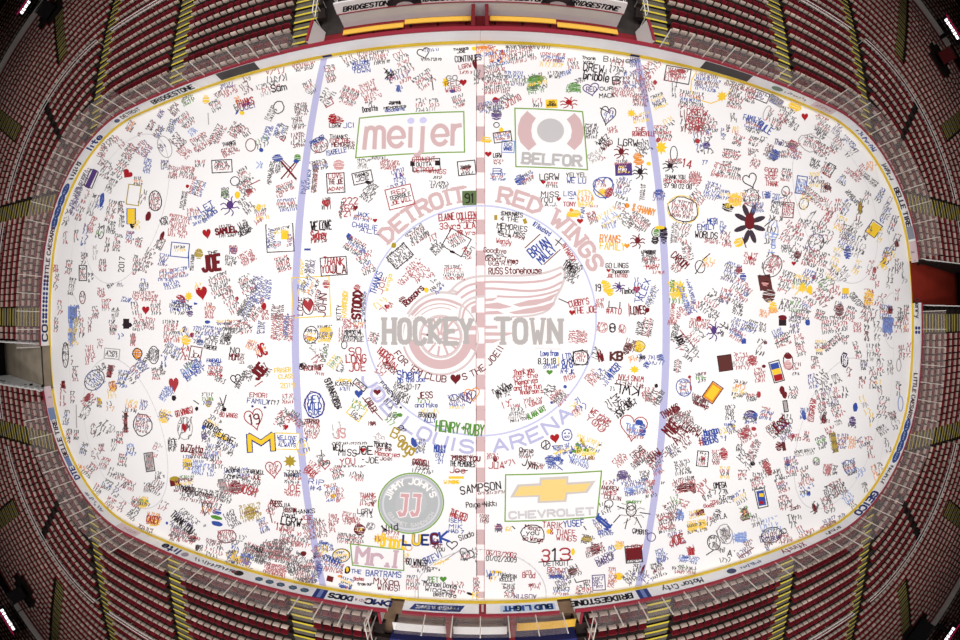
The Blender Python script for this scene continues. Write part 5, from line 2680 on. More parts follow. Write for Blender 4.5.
put(48.5, 254, ad_text('LITTLE CAESARS', .36, 3.9, lin((92, 52, 50)), wd=.09))
put(912, 396, ad_text('LITTLE CAESARS', .36, 3.2, lin((92, 52, 50)), wd=.09))
for px, py in ((44.6, 279), (44.3, 287), (44, 296), (43.6, 304), (43.6, 312), (43.5, 319.5), (916.5, 330)):
    put(px, py, lambda mb, t: [ad_oval(.24, .26, NAVY, zc)(mb, t + du) for du in (-.15, .15) for zc in (.48, .78)])
put(44, 333, ad_text('CO', .55, 1.1, NAVY, wd=.14))
put(47.5, 397, ad_rect(1.6, .28, 1.02, lin((232, 208, 214))), ad_text('Daily', .5, 1.3, INKB, wd=.09))
put(50.5, 414, ad_rect(.9, .3, 1.0, lin((130, 150, 190))))
put(58.5, 441, ad_text('BELLE TIRE', .42, 2.8, lin((70, 34, 50)), wd=.1))
put(67, 467, ad_rect(.8, .4, .9, lin((120, 140, 190))))
put(74, 476.5, ad_text('DTE', .5, 1.0, NAVY, wd=.12)); put(95, 504, ad_scrib(2.2, .4, lin((130, 130, 150)), n=9, seed=5))
put(131, 535, ad_rect(2.2, .3, .98, lin((236, 214, 218))), ad_scrib(1.6, .3, lin((190, 150, 160)), n=7, seed=8))
put(173, 553, ad_text('lite', .55, 1.5, NAVY, wd=.15), lambda mb, t: ad_oval(.5, .5, lin((170, 160, 170)))(mb, t - 1.2))
put(216, 568.5, ad_text('Commerceplus', .3, 3.0, lin((140, 138, 150)), wd=.05) if False else ad_scrib(3.0, .36, lin((120, 120, 132)), n=12, seed=9))
put(240, 575, ad_oval(.6, .5, INKB), lambda mb, t: ad_oval(.36, .3, BRED, d=-.007)(mb, t + .3))
for px, py in ((260, 580), (270.5, 583), (281.5, 585), (293.5, 587.5), (305, 590)):
    put(px, py, ad_oval(.5, .42, lin((70, 104, 130)), n=6), ad_scrib(.3, .14, lin((170, 200, 200)), n=3, seed=2))
for px, py in ((321, 592), (643, 592)):
    put(px, py, ad_rect(.62, .26, 1.05, NAVY), ad_rect(.2, .3, 1.0, lin((120, 140, 200)), d=-.007))
put(482, 606.5, ad_rect(.32, .26, 1.05, BRED), ad_rect(.1, .3, .9, lin((222, 200, 200)), d=-.007))
put(341, 596.5, ad_text('DOCS', .36, 1.15, NAVY, wd=.11)); put(378.5, 602, ad_text('DMC', .4, 1.2, NAVY, wd=.12)); put(359, 599.5, ad_scrib(.8, .25, lin((214, 160, 170)), n=4, seed=4))
put(437, 607, ad_rect(2.3, .42, .92, NAVY, slant=.1), ad_text('COMERICA BANK', .24, 1.9, lin((226, 228, 240)), zc=.67, wd=.06, d=-.008))
put(528, 606.5, ad_rect(2.5, .4, .94, lin((206, 222, 240))), ad_text('BUD LIGHT', .36, 2.2, lin((30, 88, 170)), zc=.67, wd=.11, d=-.008))
put(602, 599, ad_text('BRIDGESTONE', .4, 3.0, INKB, slant=.08, wd=.1)); put(682, 584.5, ad_text('Motor City', .42, 2.3, lin((80, 80, 96)), wd=.07, slant=.1))
put(730, 573, ad_oval(.6, .5, lin((70, 76, 110)))); put(748, 567.5, ad_scrib(1.6, .34, lin((90, 130, 180)), n=8, seed=12))
put(792.5, 550.5, ad_text('xfinity', .5, 1.9, lin((150, 40, 60)), wd=.08)); put(831, 534.5, ad_scrib(1.7, .42, INKB, n=9, seed=13))
put(866, 506.5, ad_text('GEICO', .6, 2.4, NAVY, wd=.17)); put(887, 476.5, ad_scrib(1.6, .45, lin((90, 90, 96)), n=7, seed=14))
put(917, 309, ad_text('Henry', .45, 1.3, lin((60, 50, 70)), wd=.07)); put(913, 252, ad_rect(1.5, .28, 1.02, lin((232, 210, 216))), ad_text('Daily', .5, 1.2, INKB, wd=.08))
put(910, 233, ad_rect(.9, .3, 1.0, lin((150, 156, 172)))); put(903.5, 206, ad_text('BELLE TIRE', .45, 2.9, lin((50, 40, 60)), wd=.11)); put(886.6, 173, ad_scrib(1.5, .5, lin((90, 90, 96)), n=7, seed=15))
put(866, 139, ad_scrib(2.4, .5, lin((80, 96, 160)), n=9, seed=16)); put(823, 109, ad_rect(2.2, .3, .98, lin((234, 214, 216))), ad_scrib(1.6, .3, lin((170, 140, 150)), n=7, seed=17))
put(776, 88, ad_oval(.9, .44, lin((130, 150, 130))), lambda mb, t: ad_scrib(2.0, .3, lin((150, 150, 160)), n=8, seed=18)(mb, t + 1.6)); put(727, 73, ad_rect(3.2, .26, 1.0, lin((74, 70, 70))))
for px, py in ((323.5, 56), (639, 56)): put(px, py, ad_rect(.5, .02, .2, lin((40, 44, 110)), d=-.02))

for i, (g0, g1) in enumerate(GAPS):
    mb = MB(); strip_board(mb, g0, g1, -.03, .10, -.01, .03)
    tag(mb.build(f'trim_{i + 1}', M['kick']), 'yellow threshold strip where the boards are open', kind='structure')
# ------------------------------------------------------------------ seating bowl
def bowl(s):
    k = min(max(s, 0) / 7.5, 1.0); cx, cy = 21.95 + 5.05 * k, 4.42 + 4.18 * k
    return cx, cy, HL + s - cx, HW + s - cy
def curve(s, ds=0.12):
    """dense clockwise outline of the bowl at offset s, starting top middle"""
    cx, cy, rx, ry = bowl(s); P = []
    def seg(x0, y0, x1, y1):
        n = max(2, int(math.hypot(x1 - x0, y1 - y0) / ds))
        for i in range(n): P.append((x0 + (x1 - x0) * i / n, y0 + (y1 - y0) * i / n))
    def cor(sx, sy, a0):
        n = max(4, int(math.pi / 2 * max(rx, ry) / ds))
        for i in range(n):
            a = a0 - i / n * math.pi / 2; P.append((sx * cx + rx * math.cos(a), sy * cy + ry * math.sin(a)))
    seg(0, HW + s, cx, HW + s); cor(1, 1, math.pi / 2); seg(HL + s, cy, HL + s, -cy); cor(1, -1, 0)
    seg(cx, -HW - s, -cx, -HW - s); cor(-1, -1, -math.pi / 2); seg(-HL - s, -cy, -HL - s, cy); cor(-1, 1, math.pi); seg(-cx, HW + s, 0, HW + s)
    return np.array(P)
def on_ray(px, py, D):
    d = rays([(px, py)])[0]; t = D / math.hypot(d[0], d[1]); return CAM + d * t
PLAT = [(42, 7, (1.5, 1.2, .6), 'upper left'), (12, 598, (1.2, 1.2, .6), 'lower left'), (925, 636, (2.4, 1.2, .8), 'lower right'), (951, 53, (1.2, 1.2, .6), 'upper right')]  # upper-left platform; other boxes added in place of dark gaps and a red exit
CBOXP = [on_ray(p[0], p[1], 48.2) for p in PLAT]
def zsurf(s): return .6 + max(0.0, s - 1.2) * .37
NROW, PITCH, S0 = 24, 0.84, 0.75
row_s = [S0 + PITCH * k for k in range(NROW)]
row_z = [zsurf(s + .5) - .5 for s in row_s]
up_s = [23.6 + .84 * k for k in range(10)]; up_z = [8.4 + .45 * k for k in range(10)]
TUN = [(-1, -4.95, -1.65), (1, 1.05, 4.3)]             # side, y0, y1 of the end tunnels
def in_tunnel(x, y, pad=0.0): return any(x * s > 30 and y0 - pad < y < y1 + pad for s, y0, y1 in TUN)
def in_bench(x, y, pad=0.0): return y > 0 and abs(x) < 8.25 + pad and y < 17.1 + pad or (y > 0 and 6.95 - pad < abs(x) < 8.25 + pad and y < 19)
def in_box(x, y, pad=0.0): return y < 0 and abs(x) < 5.0 + pad and y > -15.4 - pad
def blocked(x, y, pad=0.0): return in_tunnel(x, y, pad) or in_bench(x, y, pad) or in_box(x, y, pad)
AISLES = []   # (name words, fn s -> (x, y), tangent fn, s0, s1)
for sy, sv in ((1, 'player-bench'), (-1, 'penalty-box')):
    for xa in (-27, -18, -9, 9, 18, 27):
        def fn(s, xa=xa, sy=sy):
            cx, cy, rx, ry = bowl(s); d = max(abs(xa) - cx, 0)
            return xa, sy * (cy + ry * math.sqrt(max(0, 1 - (d / rx) ** 2)))
        AISLES.append((f'{["outer", "middle", "inner"][[27, 18, 9].index(abs(xa))]} {"left" if xa < 0 else "right"} of the {sv} side', fn, 0, 24))
for sx, sd in ((-1, 'left'), (1, 'right')):
    for ya, nm in ((8.7, 'upper'), (-8.9, 'lower'), (0.26 if sx < 0 else -.2, 'middle')):
        def fn(s, ya=ya, sx=sx):
            cx, cy, rx, ry = bowl(s); d = max(abs(ya) - cy, 0)
            return sx * (cx + rx * math.sqrt(max(0, 1 - (d / ry) ** 2))), ya
        AISLES.append((f'{nm} part of the {sd} end', fn, 0, 24))
    for sy, sv in ((1, 'upper'), (-1, 'lower')):
        for an, nm in ((60, 'steeper'), (29, 'flatter')):
            def fn(s, an=an, sx=sx, sy=sy):
                cx, cy, rx, ry = bowl(s); return sx * (cx + rx * math.cos(math.radians(an))), sy * (cy + ry * math.sin(math.radians(an)))
            AISLES.append((f'{nm} aisle of the {sv} {sd} corner', fn, 10, 24))
# terraces
def terrace(name, ss, zz, label, zback):
    mb = MB()
    for k, (s, z) in enumerate(zip(ss, zz)):
        C0 = curve(s, .5); n = len(C0)
        s2 = ss[k + 1] if k + 1 < len(ss) else s + PITCH
        def at(P, q):
            i = q * len(P); a = P[int(i) % len(P)]; return a
        # sample both rims at matching angles through bowl() parameters
        A, B = rim(s), rim(s2); zl = zz[k - 1] if k else zback
        for i in range(len(A)):
            j = (i + 1) % len(A); m = (A[i] + B[j]) / 2
            if blocked(m[0], m[1]): continue
            mb.poly([(*A[i], z), (*A[j], z), (*B[j], z), (*B[i], z)][::-1]); mb.poly([(*A[i], zl), (*A[j], zl), (*A[j], z), (*A[i], z)])
    o = mb.build(name, M['concrete']); tag(o, label, kind='structure'); return o
def rim(s):
    cx, cy, rx, ry = bowl(s); P = []
    for k in range(4):
        sx, sy = ((1, 1), (1, -1), (-1, -1), (-1, 1))[k]; a0 = math.pi / 2 - k * math.pi / 2
        for i in range(25):
            a = a0 - i / 24 * math.pi / 2; P.append((sx * cx + rx * math.cos(a), sy * cy + ry * math.sin(a)))
        nx = ((1, -1), (-1, -1), (-1, 1), (1, 1))[k]; p0 = P[-1]
        q = (nx[0] * cx + (rx * nx[0] if k in (0, 2) else 0), nx[1] * cy + (ry * nx[1] if k in (1, 3) else 0))
        m = 60 if k in (1, 3) else 50
        for i in range(1, m): P.append((p0[0] + (q[0] - p0[0]) * i / m, p0[1] + (q[1] - p0[1]) * i / m))
    return np.array(P)
terrace('floor_terrace', row_s, row_z, 'dark stepped concrete terrace carrying the lower seat rows', 0.0)
terrace('floor_upper_terrace', up_s, up_z, 'dark stepped concrete terrace of the upper seats in the corners', 7.0)

# seats
def seat_parts(tint_p, tint_b):
    pan = MB(); R_ = lambda c, k: tuple(v * k for v in c)
    # seat pan folded up against the back: a dished slab showing its pale underside, with a top lip painted lighter as if catching overhead light
    prof = ((.275, .25), (.26, .34), (.277, .455), (.315, .545)); xs = (-.20, -.11, .11, .20); dish = (0, -.018, -.018, 0); th = .06
    for i in range(3):
        for j in range(3):
            f, r = [], []
            for a, b in ((i, j), (i + 1, j), (i + 1, j + 1), (i, j + 1)):
                y, z = prof[b]; f.append((xs[a], y + dish[a], z)); r.append((xs[a], y + dish[a] + th, z - .01))
            pan.poly(f, tint_p); pan.poly(r[::-1], tint_b)
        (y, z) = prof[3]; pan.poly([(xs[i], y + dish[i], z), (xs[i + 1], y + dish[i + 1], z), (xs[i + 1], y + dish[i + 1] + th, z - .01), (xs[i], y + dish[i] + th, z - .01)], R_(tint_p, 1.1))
        (y, z) = prof[0]; pan.poly([(xs[i], y + dish[i] + th, z - .01), (xs[i + 1], y + dish[i + 1] + th, z - .01), (xs[i + 1], y + dish[i + 1], z), (xs[i], y + dish[i], z)], tint_p)
    for j in range(3):
        for x in (-.20, .20):
            (y0, z0), (y1, z1) = prof[j], prof[j + 1]; q = [(x, y0, z0), (x, y0 + th, z0 - .01), (x, y1 + th, z1 - .01), (x, y1, z1)]; pan.poly(q if x > 0 else q[::-1], tint_p)
    back = MB(); prof = ((.52, .26), (.545, .42), (.57, .58), (.585, .725)); xs = (-.22, -.12, .12, .22); dep = (0, .025, .025, 0); th = .045
    for i in range(3):
        for j in range(3):
            f = []; r = []
            for a, b in ((i, j), (i + 1, j), (i + 1, j + 1), (i, j + 1)):
                y, z = prof[b]; zt = z - (.025 if b == 3 and a in (0, 3) else 0); f.append((xs[a], y + dep[a], zt)); r.append((xs[a], y + dep[a] + th, zt))
            back.poly(f, tint_b); back.poly(r[::-1], tint_b)
    for i in range(3):
        y, z = prof[3]; za, zb = z - (.025 if i == 0 else 0), z - (.025 if i == 2 else 0)
        back.poly([(xs[i], y + dep[i], za), (xs[i + 1], y + dep[i + 1], zb), (xs[i + 1], y + dep[i + 1] + th, zb), (xs[i], y + dep[i] + th, za)], R_(tint_b, 1.15))  # backrest top edge: overhead light put into a lighter tint
    for j in range(3):
        for x in (-.22, .22):
            (y0, z0), (y1, z1) = prof[j], prof[j + 1]; q = [(x, y0, z0), (x, y0 + th, z0), (x, y1 + th, z1), (x, y1, z1)]; back.poly(q if x > 0 else q[::-1], tint_b)
    fr = MB(); dk = lin((44, 30, 32))
    for x in (-.24, .215): fr.box(x, x + .025, .28, .60, .54, .575, col=dk); fr.box(x, x + .025, .44, .49, 0.0, .54, col=dk); fr.box(x, x + .025, .38, .56, 0, .03, col=dk)
    fr.box(-.22, .22, .45, .48, .30, .33, col=dk)
    return pan, back, fr
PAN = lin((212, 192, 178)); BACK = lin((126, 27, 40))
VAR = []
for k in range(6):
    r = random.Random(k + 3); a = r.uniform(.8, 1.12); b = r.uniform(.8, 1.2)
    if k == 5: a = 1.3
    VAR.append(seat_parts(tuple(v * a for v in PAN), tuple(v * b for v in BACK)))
SEATS = []
def aisle_clear(x, y, s):
    for nm, fn, s0, s1 in AISLES:
        if s < s0 - .6: continue
        ax, ay = fn(s); d2 = (x - ax) ** 2 + (y - ay) ** 2
        if d2 < 0.86 ** 2: return False
    return True
def row_seats(k, s, z, upper=False):
    C = curve(s + .35, .06); nxt = np.roll(C, -1, 0); d = np.hypot(*(nxt - C).T); L = np.concatenate([[0], np.cumsum(d)])
    near_al = [(nm, fn(s)) for nm, fn, s0, s1 in AISLES if s >= s0 - .6]
    A = np.array([p for _, p in near_al] + [fn(s + q) for nm, fn, s0, s1 in AISLES if s >= s0 - .6 for q in (.3, .6)]); rc = (MIDGAP if 2 < s < 8 else None)
    clear = []
    for (x, y) in C:
        ok = ((A[:, 0] - x) ** 2 + (A[:, 1] - y) ** 2).min() > .73 ** 2 and not blocked(x, y, .12)
        if ok and any((x - p[0]) ** 2 + (y - p[1]) ** 2 < 1.75 ** 2 for p in CBOXP): ok = False
        if ok and rc and abs(math.atan2(abs(y) - 6.5, abs(x) - 24.5) - .80) < .02: ok = False
        clear.append(ok)
    n = len(C); first = clear.index(False) if False in clear else 0
    i = 0; blk = 0
    while i < n:
        a = (first + i) % n
        if not clear[a]: i += 1; continue
        j = i
        while j < n and clear[(first + j) % n]: j += 1
        run = [(first + q) % n for q in range(i, j)]; cum = np.concatenate([[0], np.cumsum(d[run])]); tot = cum[-1]; m = int(tot / .5)
        for q in range(m):
            t = (q + .5) * tot / m; e = min(int(np.searchsorted(cum, t)) - 1, len(run) - 1); p, p2 = C[run[e]], nxt[run[e]]
            f = (t - cum[e]) / max(1e-6, d[run[e]]); x, y = p + (p2 - p) * f; L2 = np.hypot(*(p2 - p)) or 1; tx, ty = (p2 - p) / L2; nx, ny = -ty, tx
            u, v = proj((x, y, z + .5))
            if not (-60 < u < 1020 and -130 < v < 770): continue
            SEATS.append(dict(x=x - nx * .35, y=y - ny * .35, z=z, rz=math.atan2(ny, nx) - math.pi / 2, row=k, upper=upper, inside=2 < u < 958 and 2 < v < 638,
                              dist=(x - X0) ** 2 + (y - Y0) ** 2 + (z - H) ** 2, var=random.choice((0, 1, 2, 3, 4, 0, 1, 2, 3, 4, 0, 1, 2, 3, 4, 5)), u=u, v=v))
        i = j; blk += 1
MIDGAP = True
for k, (s, z) in enumerate(zip(row_s, row_z)): row_seats(k, s, z)
for k, (s, z) in enumerate(zip(up_s, up_z)): row_seats(k, s, z, True)
vis = sorted([q for q in SEATS if q['inside'] and not q['upper']], key=lambda q: q['dist'])
near = vis[:300]; nid = {id(q) for q in near}
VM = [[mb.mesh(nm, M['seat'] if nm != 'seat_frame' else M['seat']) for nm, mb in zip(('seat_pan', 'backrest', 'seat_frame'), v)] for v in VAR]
# name the blocks: between which aisles a seat stands
def block_words(q):
    y = q['y']; x = q['x']; side = 'player-bench side' if y > 0 else 'penalty-box side'
    if abs(x) > 30: side = 'left end' if x < 0 else 'right end'
    ax = abs(x)
    w = 'near the centre' if ax < 9 else 'between first two aisles' if ax < 18 else 'past the second aisle' if ax < 27 else 'past the third aisle'
    return f'{w}, {side} {"left" if x < 0 else "right"}'
groups = {}
for q in near: groups.setdefault((block_words(q), q['row']), []).append(q)
for (w, row), l in groups.items():
    l.sort(key=lambda q: abs(q['x']))
    for i, q in enumerate(l):
        e = empty('arena_seat', (q['x'], q['y'], q['z']), q['rz'])
        for nm, me in zip(('seat_pan', 'backrest', 'seat_frame'), VM[q['var']]): link(nm, me, e)
        tag(e, f'red seat {w}, {ORD[row]} row, {ORD[i]} from centre', 'seat', 'folding arena seats nearest the ice')
far = [q for q in SEATS if id(q) not in nid]
def join_far(qs, name, label):
    V = []; Fc = []; CCs = []; n = 0; lens = []
    proto = []
    for v in VAR:
        vv = []; ff = []; cc = []
        for mb in v[:2]:
            k = len(vv); vv += mb.v
            for f, c in zip(mb.f, mb.c): ff.append([k + i for i in f]); cc.append(c)
        proto.append((np.array(vv), np.array(ff), np.array(cc)))      # all quads
    for q in qs:
        vv, ff, cc = proto[q['var']]; c, s = math.cos(q['rz']), math.sin(q['rz'])
        P = np.stack([q['x'] + vv[:, 0] * c - vv[:, 1] * s, q['y'] + vv[:, 0] * s + vv[:, 1] * c, q['z'] + vv[:, 2]], 1)
        V.append(P); Fc.append(ff + n); CCs.append(cc); n += len(vv)
    V = np.concatenate(V); Fc = np.concatenate(Fc); CCs = np.concatenate(CCs)
    me = bpy.data.meshes.new(name); me.vertices.add(len(V)); me.vertices.foreach_set('co', V.ravel())
    me.loops.add(Fc.size); me.loops.foreach_set('vertex_index', Fc.ravel().astype(np.int32))
    me.polygons.add(len(Fc)); me.polygons.foreach_set('loop_start', (np.arange(len(Fc)) * 4).astype(np.int32))
    me.update(calc_edges=True); me.materials.append(M['seat'])
    at = me.color_attributes.new('Col', 'FLOAT_COLOR', 'CORNER'); c4 = np.ones((len(Fc), 4, 4), np.float32); c4[:, :, :3] = CCs[:, None, :]
    at.data.foreach_set('color', c4.ravel()); o = link(name, me)
    tag(o, label, 'seats', kind='stuff'); return o
join_far(far, 'arena_seating', 'thousands of red folding seats filling the curved stands')
print('SEATS', len(SEATS), len(near), max(q['row'] for q in near))

# aisle stairs with yellow nosings
for nm, fn, s0, s1 in AISLES:
    ks = [k for k in range(NROW) if row_s[k] >= s0 - .5 and row_s[k] <= s1]
    def ok(k):
        x, y = fn(row_s[k] + .4); u, v = proj((x, y, row_z[k]))
        return -60 < u < 1020 and -130 < v < 770 and not blocked(x, y) and not any((x - p[0]) ** 2 + (y - p[1]) ** 2 < 1.9 ** 2 for p in CBOXP)
    ks = [k for k in ks if ok(k)]
    if not ks: continue
    bx, by = fn(row_s[ks[0]]); e = empty('aisle_stairs', (bx, by, row_z[ks[0]])); st, ye = MB(), MB()
    for k in ks:
        x0, y0 = fn(row_s[k]); x1, y1 = fn(row_s[k] + .84); L = math.hypot(x1 - x0, y1 - y0); dx, dy = (x1 - x0) / L, (y1 - y0) / L
        # step edges run along the row
        x2, y2 = fn(row_s[k]); eps = .02
        nx, ny = -dy, dx; z = row_z[k]; zn = row_z[k] + (row_z[min(k + 1, NROW - 1)] - row_z[max(k, 0)] if k + 1 < NROW else .31)
        zh = (z + zn) / 2; W = .68
        T = lambda a, b, c: (x0 + dx * a + nx * b - bx, y0 + dy * a + ny * b - by, c - row_z[ks[0]])
        st.box(L * .52, L * .999, -W, W, z + .001, zh, T); st.box(.001, L * .52, -W, W, z - .02, z + .012, T)
        ye.box(.0, .13, -W, W, z + .012, z + .02, T); ye.box(L * .52, L * .52 + .13, -W, W, zh, zh + .008, T)
    st.build('step', M['step'], e); ye.build('step_edge', M['yellow'], e)
    tag(e, f'concrete aisle stairs with yellow step edges, {nm}', 'stairs', 'aisle stairs through the stands')

# guard rails along the ninth row
def rail_segments():
    s = 7.45; C = curve(s, .25); segs = []; cur = []
    for x, y in C:
        if aisle_clear(x, y, s + 3) and aisle_clear(x, y, s) and not blocked(x, y, .3) and (lambda uv: -50 < uv[0] < 1010 and -100 < uv[1] < 740)(proj((x, y, 3.4))): cur.append((x, y))
        elif cur: segs.append(cur); cur = []
    if cur: segs.append(cur)
    return [g for g in segs if len(g) > 5]
zr = row_z[7] + .02
segs = rail_segments(); cnt = {}
for g in segs:
    mx, my = g[len(g) // 2]; e = empty('guard_rail', (mx, my, zr)); top, post = MB(), MB()
    for z, r in ((1.2, .05), (.92, .045)):
        for a, b in zip(g[::2], g[2::2]): top.tube((a[0] - mx, a[1] - my, z), (b[0] - mx, b[1] - my, z), r, 5)
    for p in g[::6]: post.tube((p[0] - mx, p[1] - my, -.02), (p[0] - mx, p[1] - my, 1.2), .022, 5)
    top.build('handrail', M['white'], e); post.build('rail_post', M['post'], e)
    w = side_words(t_of(mx, my)); cnt[w] = cnt.get(w, 0) + 1
    tag(e, f'pale tubular guard rail in the stands, {w}, {ORD[cnt[w] - 1]} clockwise', 'railing', 'guard rails between the seat rows')

# ------------------------------------------------------------------ rink glass
def glass_runs():
    g = sorted([(-8.0, 8.0)]); runs = []
    t = 0.0; step = RT / round(RT / 1.22); k = 0; n = round(RT / 1.22)
    for i in range(n):
        a, b = i * step, (i + 1) * step; (x, y), nn = rink_t((a + b) / 2)
        if y > 0 and abs(x) < 8.6 and nn[1] > .9: continue
        if any(g0 - .3 < (a + b) / 2 < g1 + .3 for g0, g1 in GAPS): continue
        runs.append((a, b))
    return runs
cnt = {}
for a, b in glass_runs():
    (x, y), n = rink_t((a + b) / 2, .1); tall = abs(x) > 21.2; hgt = 2.45 if tall else 1.55
    e = empty('rink_glass_panel', (x, y, BH + .06)); pane, post = MB(), MB()
    P = lambda t, z: (rink_t(t, .1)[0][0] - x, rink_t(t, .1)[0][1] - y, z)
    m_ = (a + b) / 2
    for c, d in ((a + .05, m_), (m_, b - .06)): pane.poly([P(c, 0), P(d, 0), P(d, hgt), P(c, hgt)])
    post.tube(P(a, 0), P(a, hgt), .032, 6)
    pane.build('glass_pane', M['glass'], e); post.build('stanchion', M['post'], e)
    w = side_words(m_); cnt[w] = cnt.get(w, 0) + 1
    tag(e, f'{"tall" if tall else "low"} clear glass panel with pale post, {w}, {ORD[cnt[w] - 1]} clockwise', 'glass panel', 'glass panels standing on the boards')

# ------------------------------------------------------------------ players' benches
bf = MB(); bf.box(-8.2, 8.2, HW + .22, 15.0, -.02, .12); tag(bf.build('floor_bench', M['redfloor']), 'dark red rubber floor of the player benches', kind='structure')
for sx in (-1, 1):
    tf = MB(); tf.box(sx * 7.6 - .66, sx * 7.6 + .66, 14.45, 19, .125, .14); tag(tf.build('floor_passage', M['dark']), f'dark passage floor at the {"left" if sx < 0 else "right"} end of the benches', kind='structure')
    for (xa, xb, yy, zz) in ((.45, 3.62, 14.32, .52), (3.68, 6.75, 14.18, .44)):
        e = empty('player_bench', (sx * (xa + xb) / 2, yy, .12)); h = (xb - xa) / 2
        s_, l_ = MB(), MB(); s_.box(-h, h, -.17, .17, zz - .18, zz - .12); s_.box(-h, h, .15, .18, zz - .24, zz - .12)
        for q in (-h + .25, 0, h - .25): l_.box(q - .03, q + .03, -.13, .13, 0, zz - .18)
        s_.build('seat', M['wood'], e); l_.build('leg', M['black'], e)
        tag(e, f'long yellow player bench, {"left" if sx < 0 else "right"} of the red gate posts, {"inner" if xa < 2 else "outer"} one', 'bench', 'yellow player benches')
    p = empty('end_panel', (sx * 8.2, 13.2, 0)); a = MB(); a.box(-.05, .05, 0, 1.5, .1, 1.35, lambda X, Y, Z: (X + sx * (Z - 1.35) * .22, Y, Z)); a.build('panel', M['white'], p)
    a = MB(); a.box(-.07, .07, 0, 1.5, 1.35, 1.42); a.build('cap', M['rail'], p)
    b_ = MB(); b_.box(sx * .06 - .005 if sx > 0 else sx * .06 - .025, sx * .06 + .025 if sx > 0 else sx * .06 + .005, 0, 1.5, .1, 1.35, lambda X, Y, Z: (X + sx * (Z - 1.35) * .22, Y, Z)); b_.build('backing', M['rail'], p)
    tag(p, f'white end panel with maroon back at the {"left" if sx < 0 else "right"} of the player benches', 'panel')
bw = MB(); bw.box(-6.9, 6.9, 14.85, 15.0, .12, 1.2); tag(bw.build('wall_bench', M['grey']), 'plain grey wall behind the player benches', kind='structure')
banner = empty('sponsor_banner', (0, 14.84, 1.25)); a = MB(); a.box(-6.95, 6.95, 0, .1, .03, .82, lambda X, Y, Z: (X, Y + Z * .12, Z)); a.build('banner_panel', M['white'], banner)
a = MB(); a.box(-6.95, 6.95, -.03, .02, 0, .05); a.build('banner_edge', M['rail'], banner)
for cx in (-5.3, -1.9, 2.0, 5.4):
    a = MB(); st, tw = layout('BRIDGESTONE'); w, h = 2.45, .3
    for p in st:
        for q in strip([((X - tw / 2) * w / tw + .05 * (Y - 3) / 3, .28 + (Y / 6 - .5) * h) for X, Y in p], .075): a.poly([(cx + u, -.008 + z * .12, z + .05) for u, z in q][::-1], INKB)
    a.build('banner_lettering', M['print'], banner)
for cx in (-3.55, 3.65):
    a = MB(); n = 20
    a.poly([(cx + .82 * math.cos(math.pi * i / n), -.008 + .12 * (.06 + .6 * math.sin(math.pi * i / n)), .06 + .6 * math.sin(math.pi * i / n)) for i in range(n + 1)][::1], lin((52, 44, 48)))
    a.poly([(cx + .4 * math.cos(math.pi * i / n), -.012 + .12 * (.06 + .22 * math.sin(math.pi * i / n)), .06 + .22 * math.sin(math.pi * i / n)) for i in range(n + 1)], lin((190, 180, 182)))
    a.build('tire_print', M['print'], banner)
tag(banner, 'long white banner with black lettering on the wall behind the player benches', 'banner')
for x in (-.33, .30):
    e = empty('gate_post', (x, 13.2, .12)); a = MB(); a.box(-.07, .07, 0, 1.55, 0, .98); a.build('post_panel', M['rail'], e); a = MB(); a.box(-.085, .085, -.02, 1.57, .98, 1.04); a.build('cap', M['redwall'], e)
    tag(e, f'maroon divider between the player benches, {"left" if x < 0 else "right"} of centre', 'divider')
# block of seats and stairs above the bench wall
pf = MB(); pf.box(-6.9, 6.9, 15.0, 19, .12, 1.25); tag(pf.build('floor_bench_terrace', M['concrete']), 'concrete terrace above the bench wall', kind='structure')
for sx in (-1, 1):
    e = empty('stair_flight', (sx * 6.0, 15.15, 1.25)); a, b_ = MB(), MB()
    for i in range(6): a.box(-.8, .8, i * .3, i * .3 + .3, 0, .16 * (i + 1)); b_.box(-.8, .8, i * .3, i * .3 + .1, .16 * (i + 1), .16 * (i + 1) + .01)
    a.build('step', M['step'], e); b_.build('step_edge', M['yellow'], e)
    tag(e, f'short stair flight with yellow edges above the bench wall, {"left" if sx < 0 else "right"} end', 'stairs')
    for xx, nm in ((6.9, 'passage'), (8.275, 'aisle')):
        e = empty('hand_rail', (sx * xx, 15.2, .6 if xx > 8 else 1.25)); a, b_ = MB(), MB()
        for z in (.5, .95): a.tube((0, 0, z), (0, 2.4, z + .7), .03, 6)
        for i in range(4): b_.tube((0, i * .8, -.02 if xx < 8 else -.45), (0, i * .8, .95 + i * .8 / 2.4 * .7), .026, 6)
        a.build('handrail', M['white'], e); b_.build('rail_post', M['white'], e)
        tag(e, f'white hand rail beside the {"left" if sx < 0 else "right"} bench {nm}', 'railing')

# ------------------------------------------------------------------ penalty boxes and scorer's table
pbx = MB(); pbx.box(-4.95, 4.95, -15.6, -HW - .22, -.02, .1); tag(pbx.build('floor_penalty_box', M['ply']), 'brown floor of the penalty boxes', kind='structure')
for xa, xb, m, lab in ((-4.1, -1.6, 'white', 'white counter in the left penalty box'), (-1.25, 1.22, 'white', 'white scorer table between the penalty boxes'), (1.7, 4.5, 'wood', 'yellow bench in the right penalty box')):
    e = empty('scorer_table' if m == 'white' else 'penalty_bench', ((xa + xb) / 2, -14.3, .1)); h = (xb - xa) / 2; a, b_ = MB(), MB()
    zt = .72 if m == 'white' else .5
    a.box(-h, h, -.27, .27, zt, zt + .05)
    for q in (-h + .1, h - .1): b_.box(q - .04, q + .04, -.22, .22, 0, zt)
    a.build('table_top' if m == 'white' else 'seat', M[m], e); b_.build('leg', M['black'], e)
    tag(e, lab, 'table' if m == 'white' else 'bench')
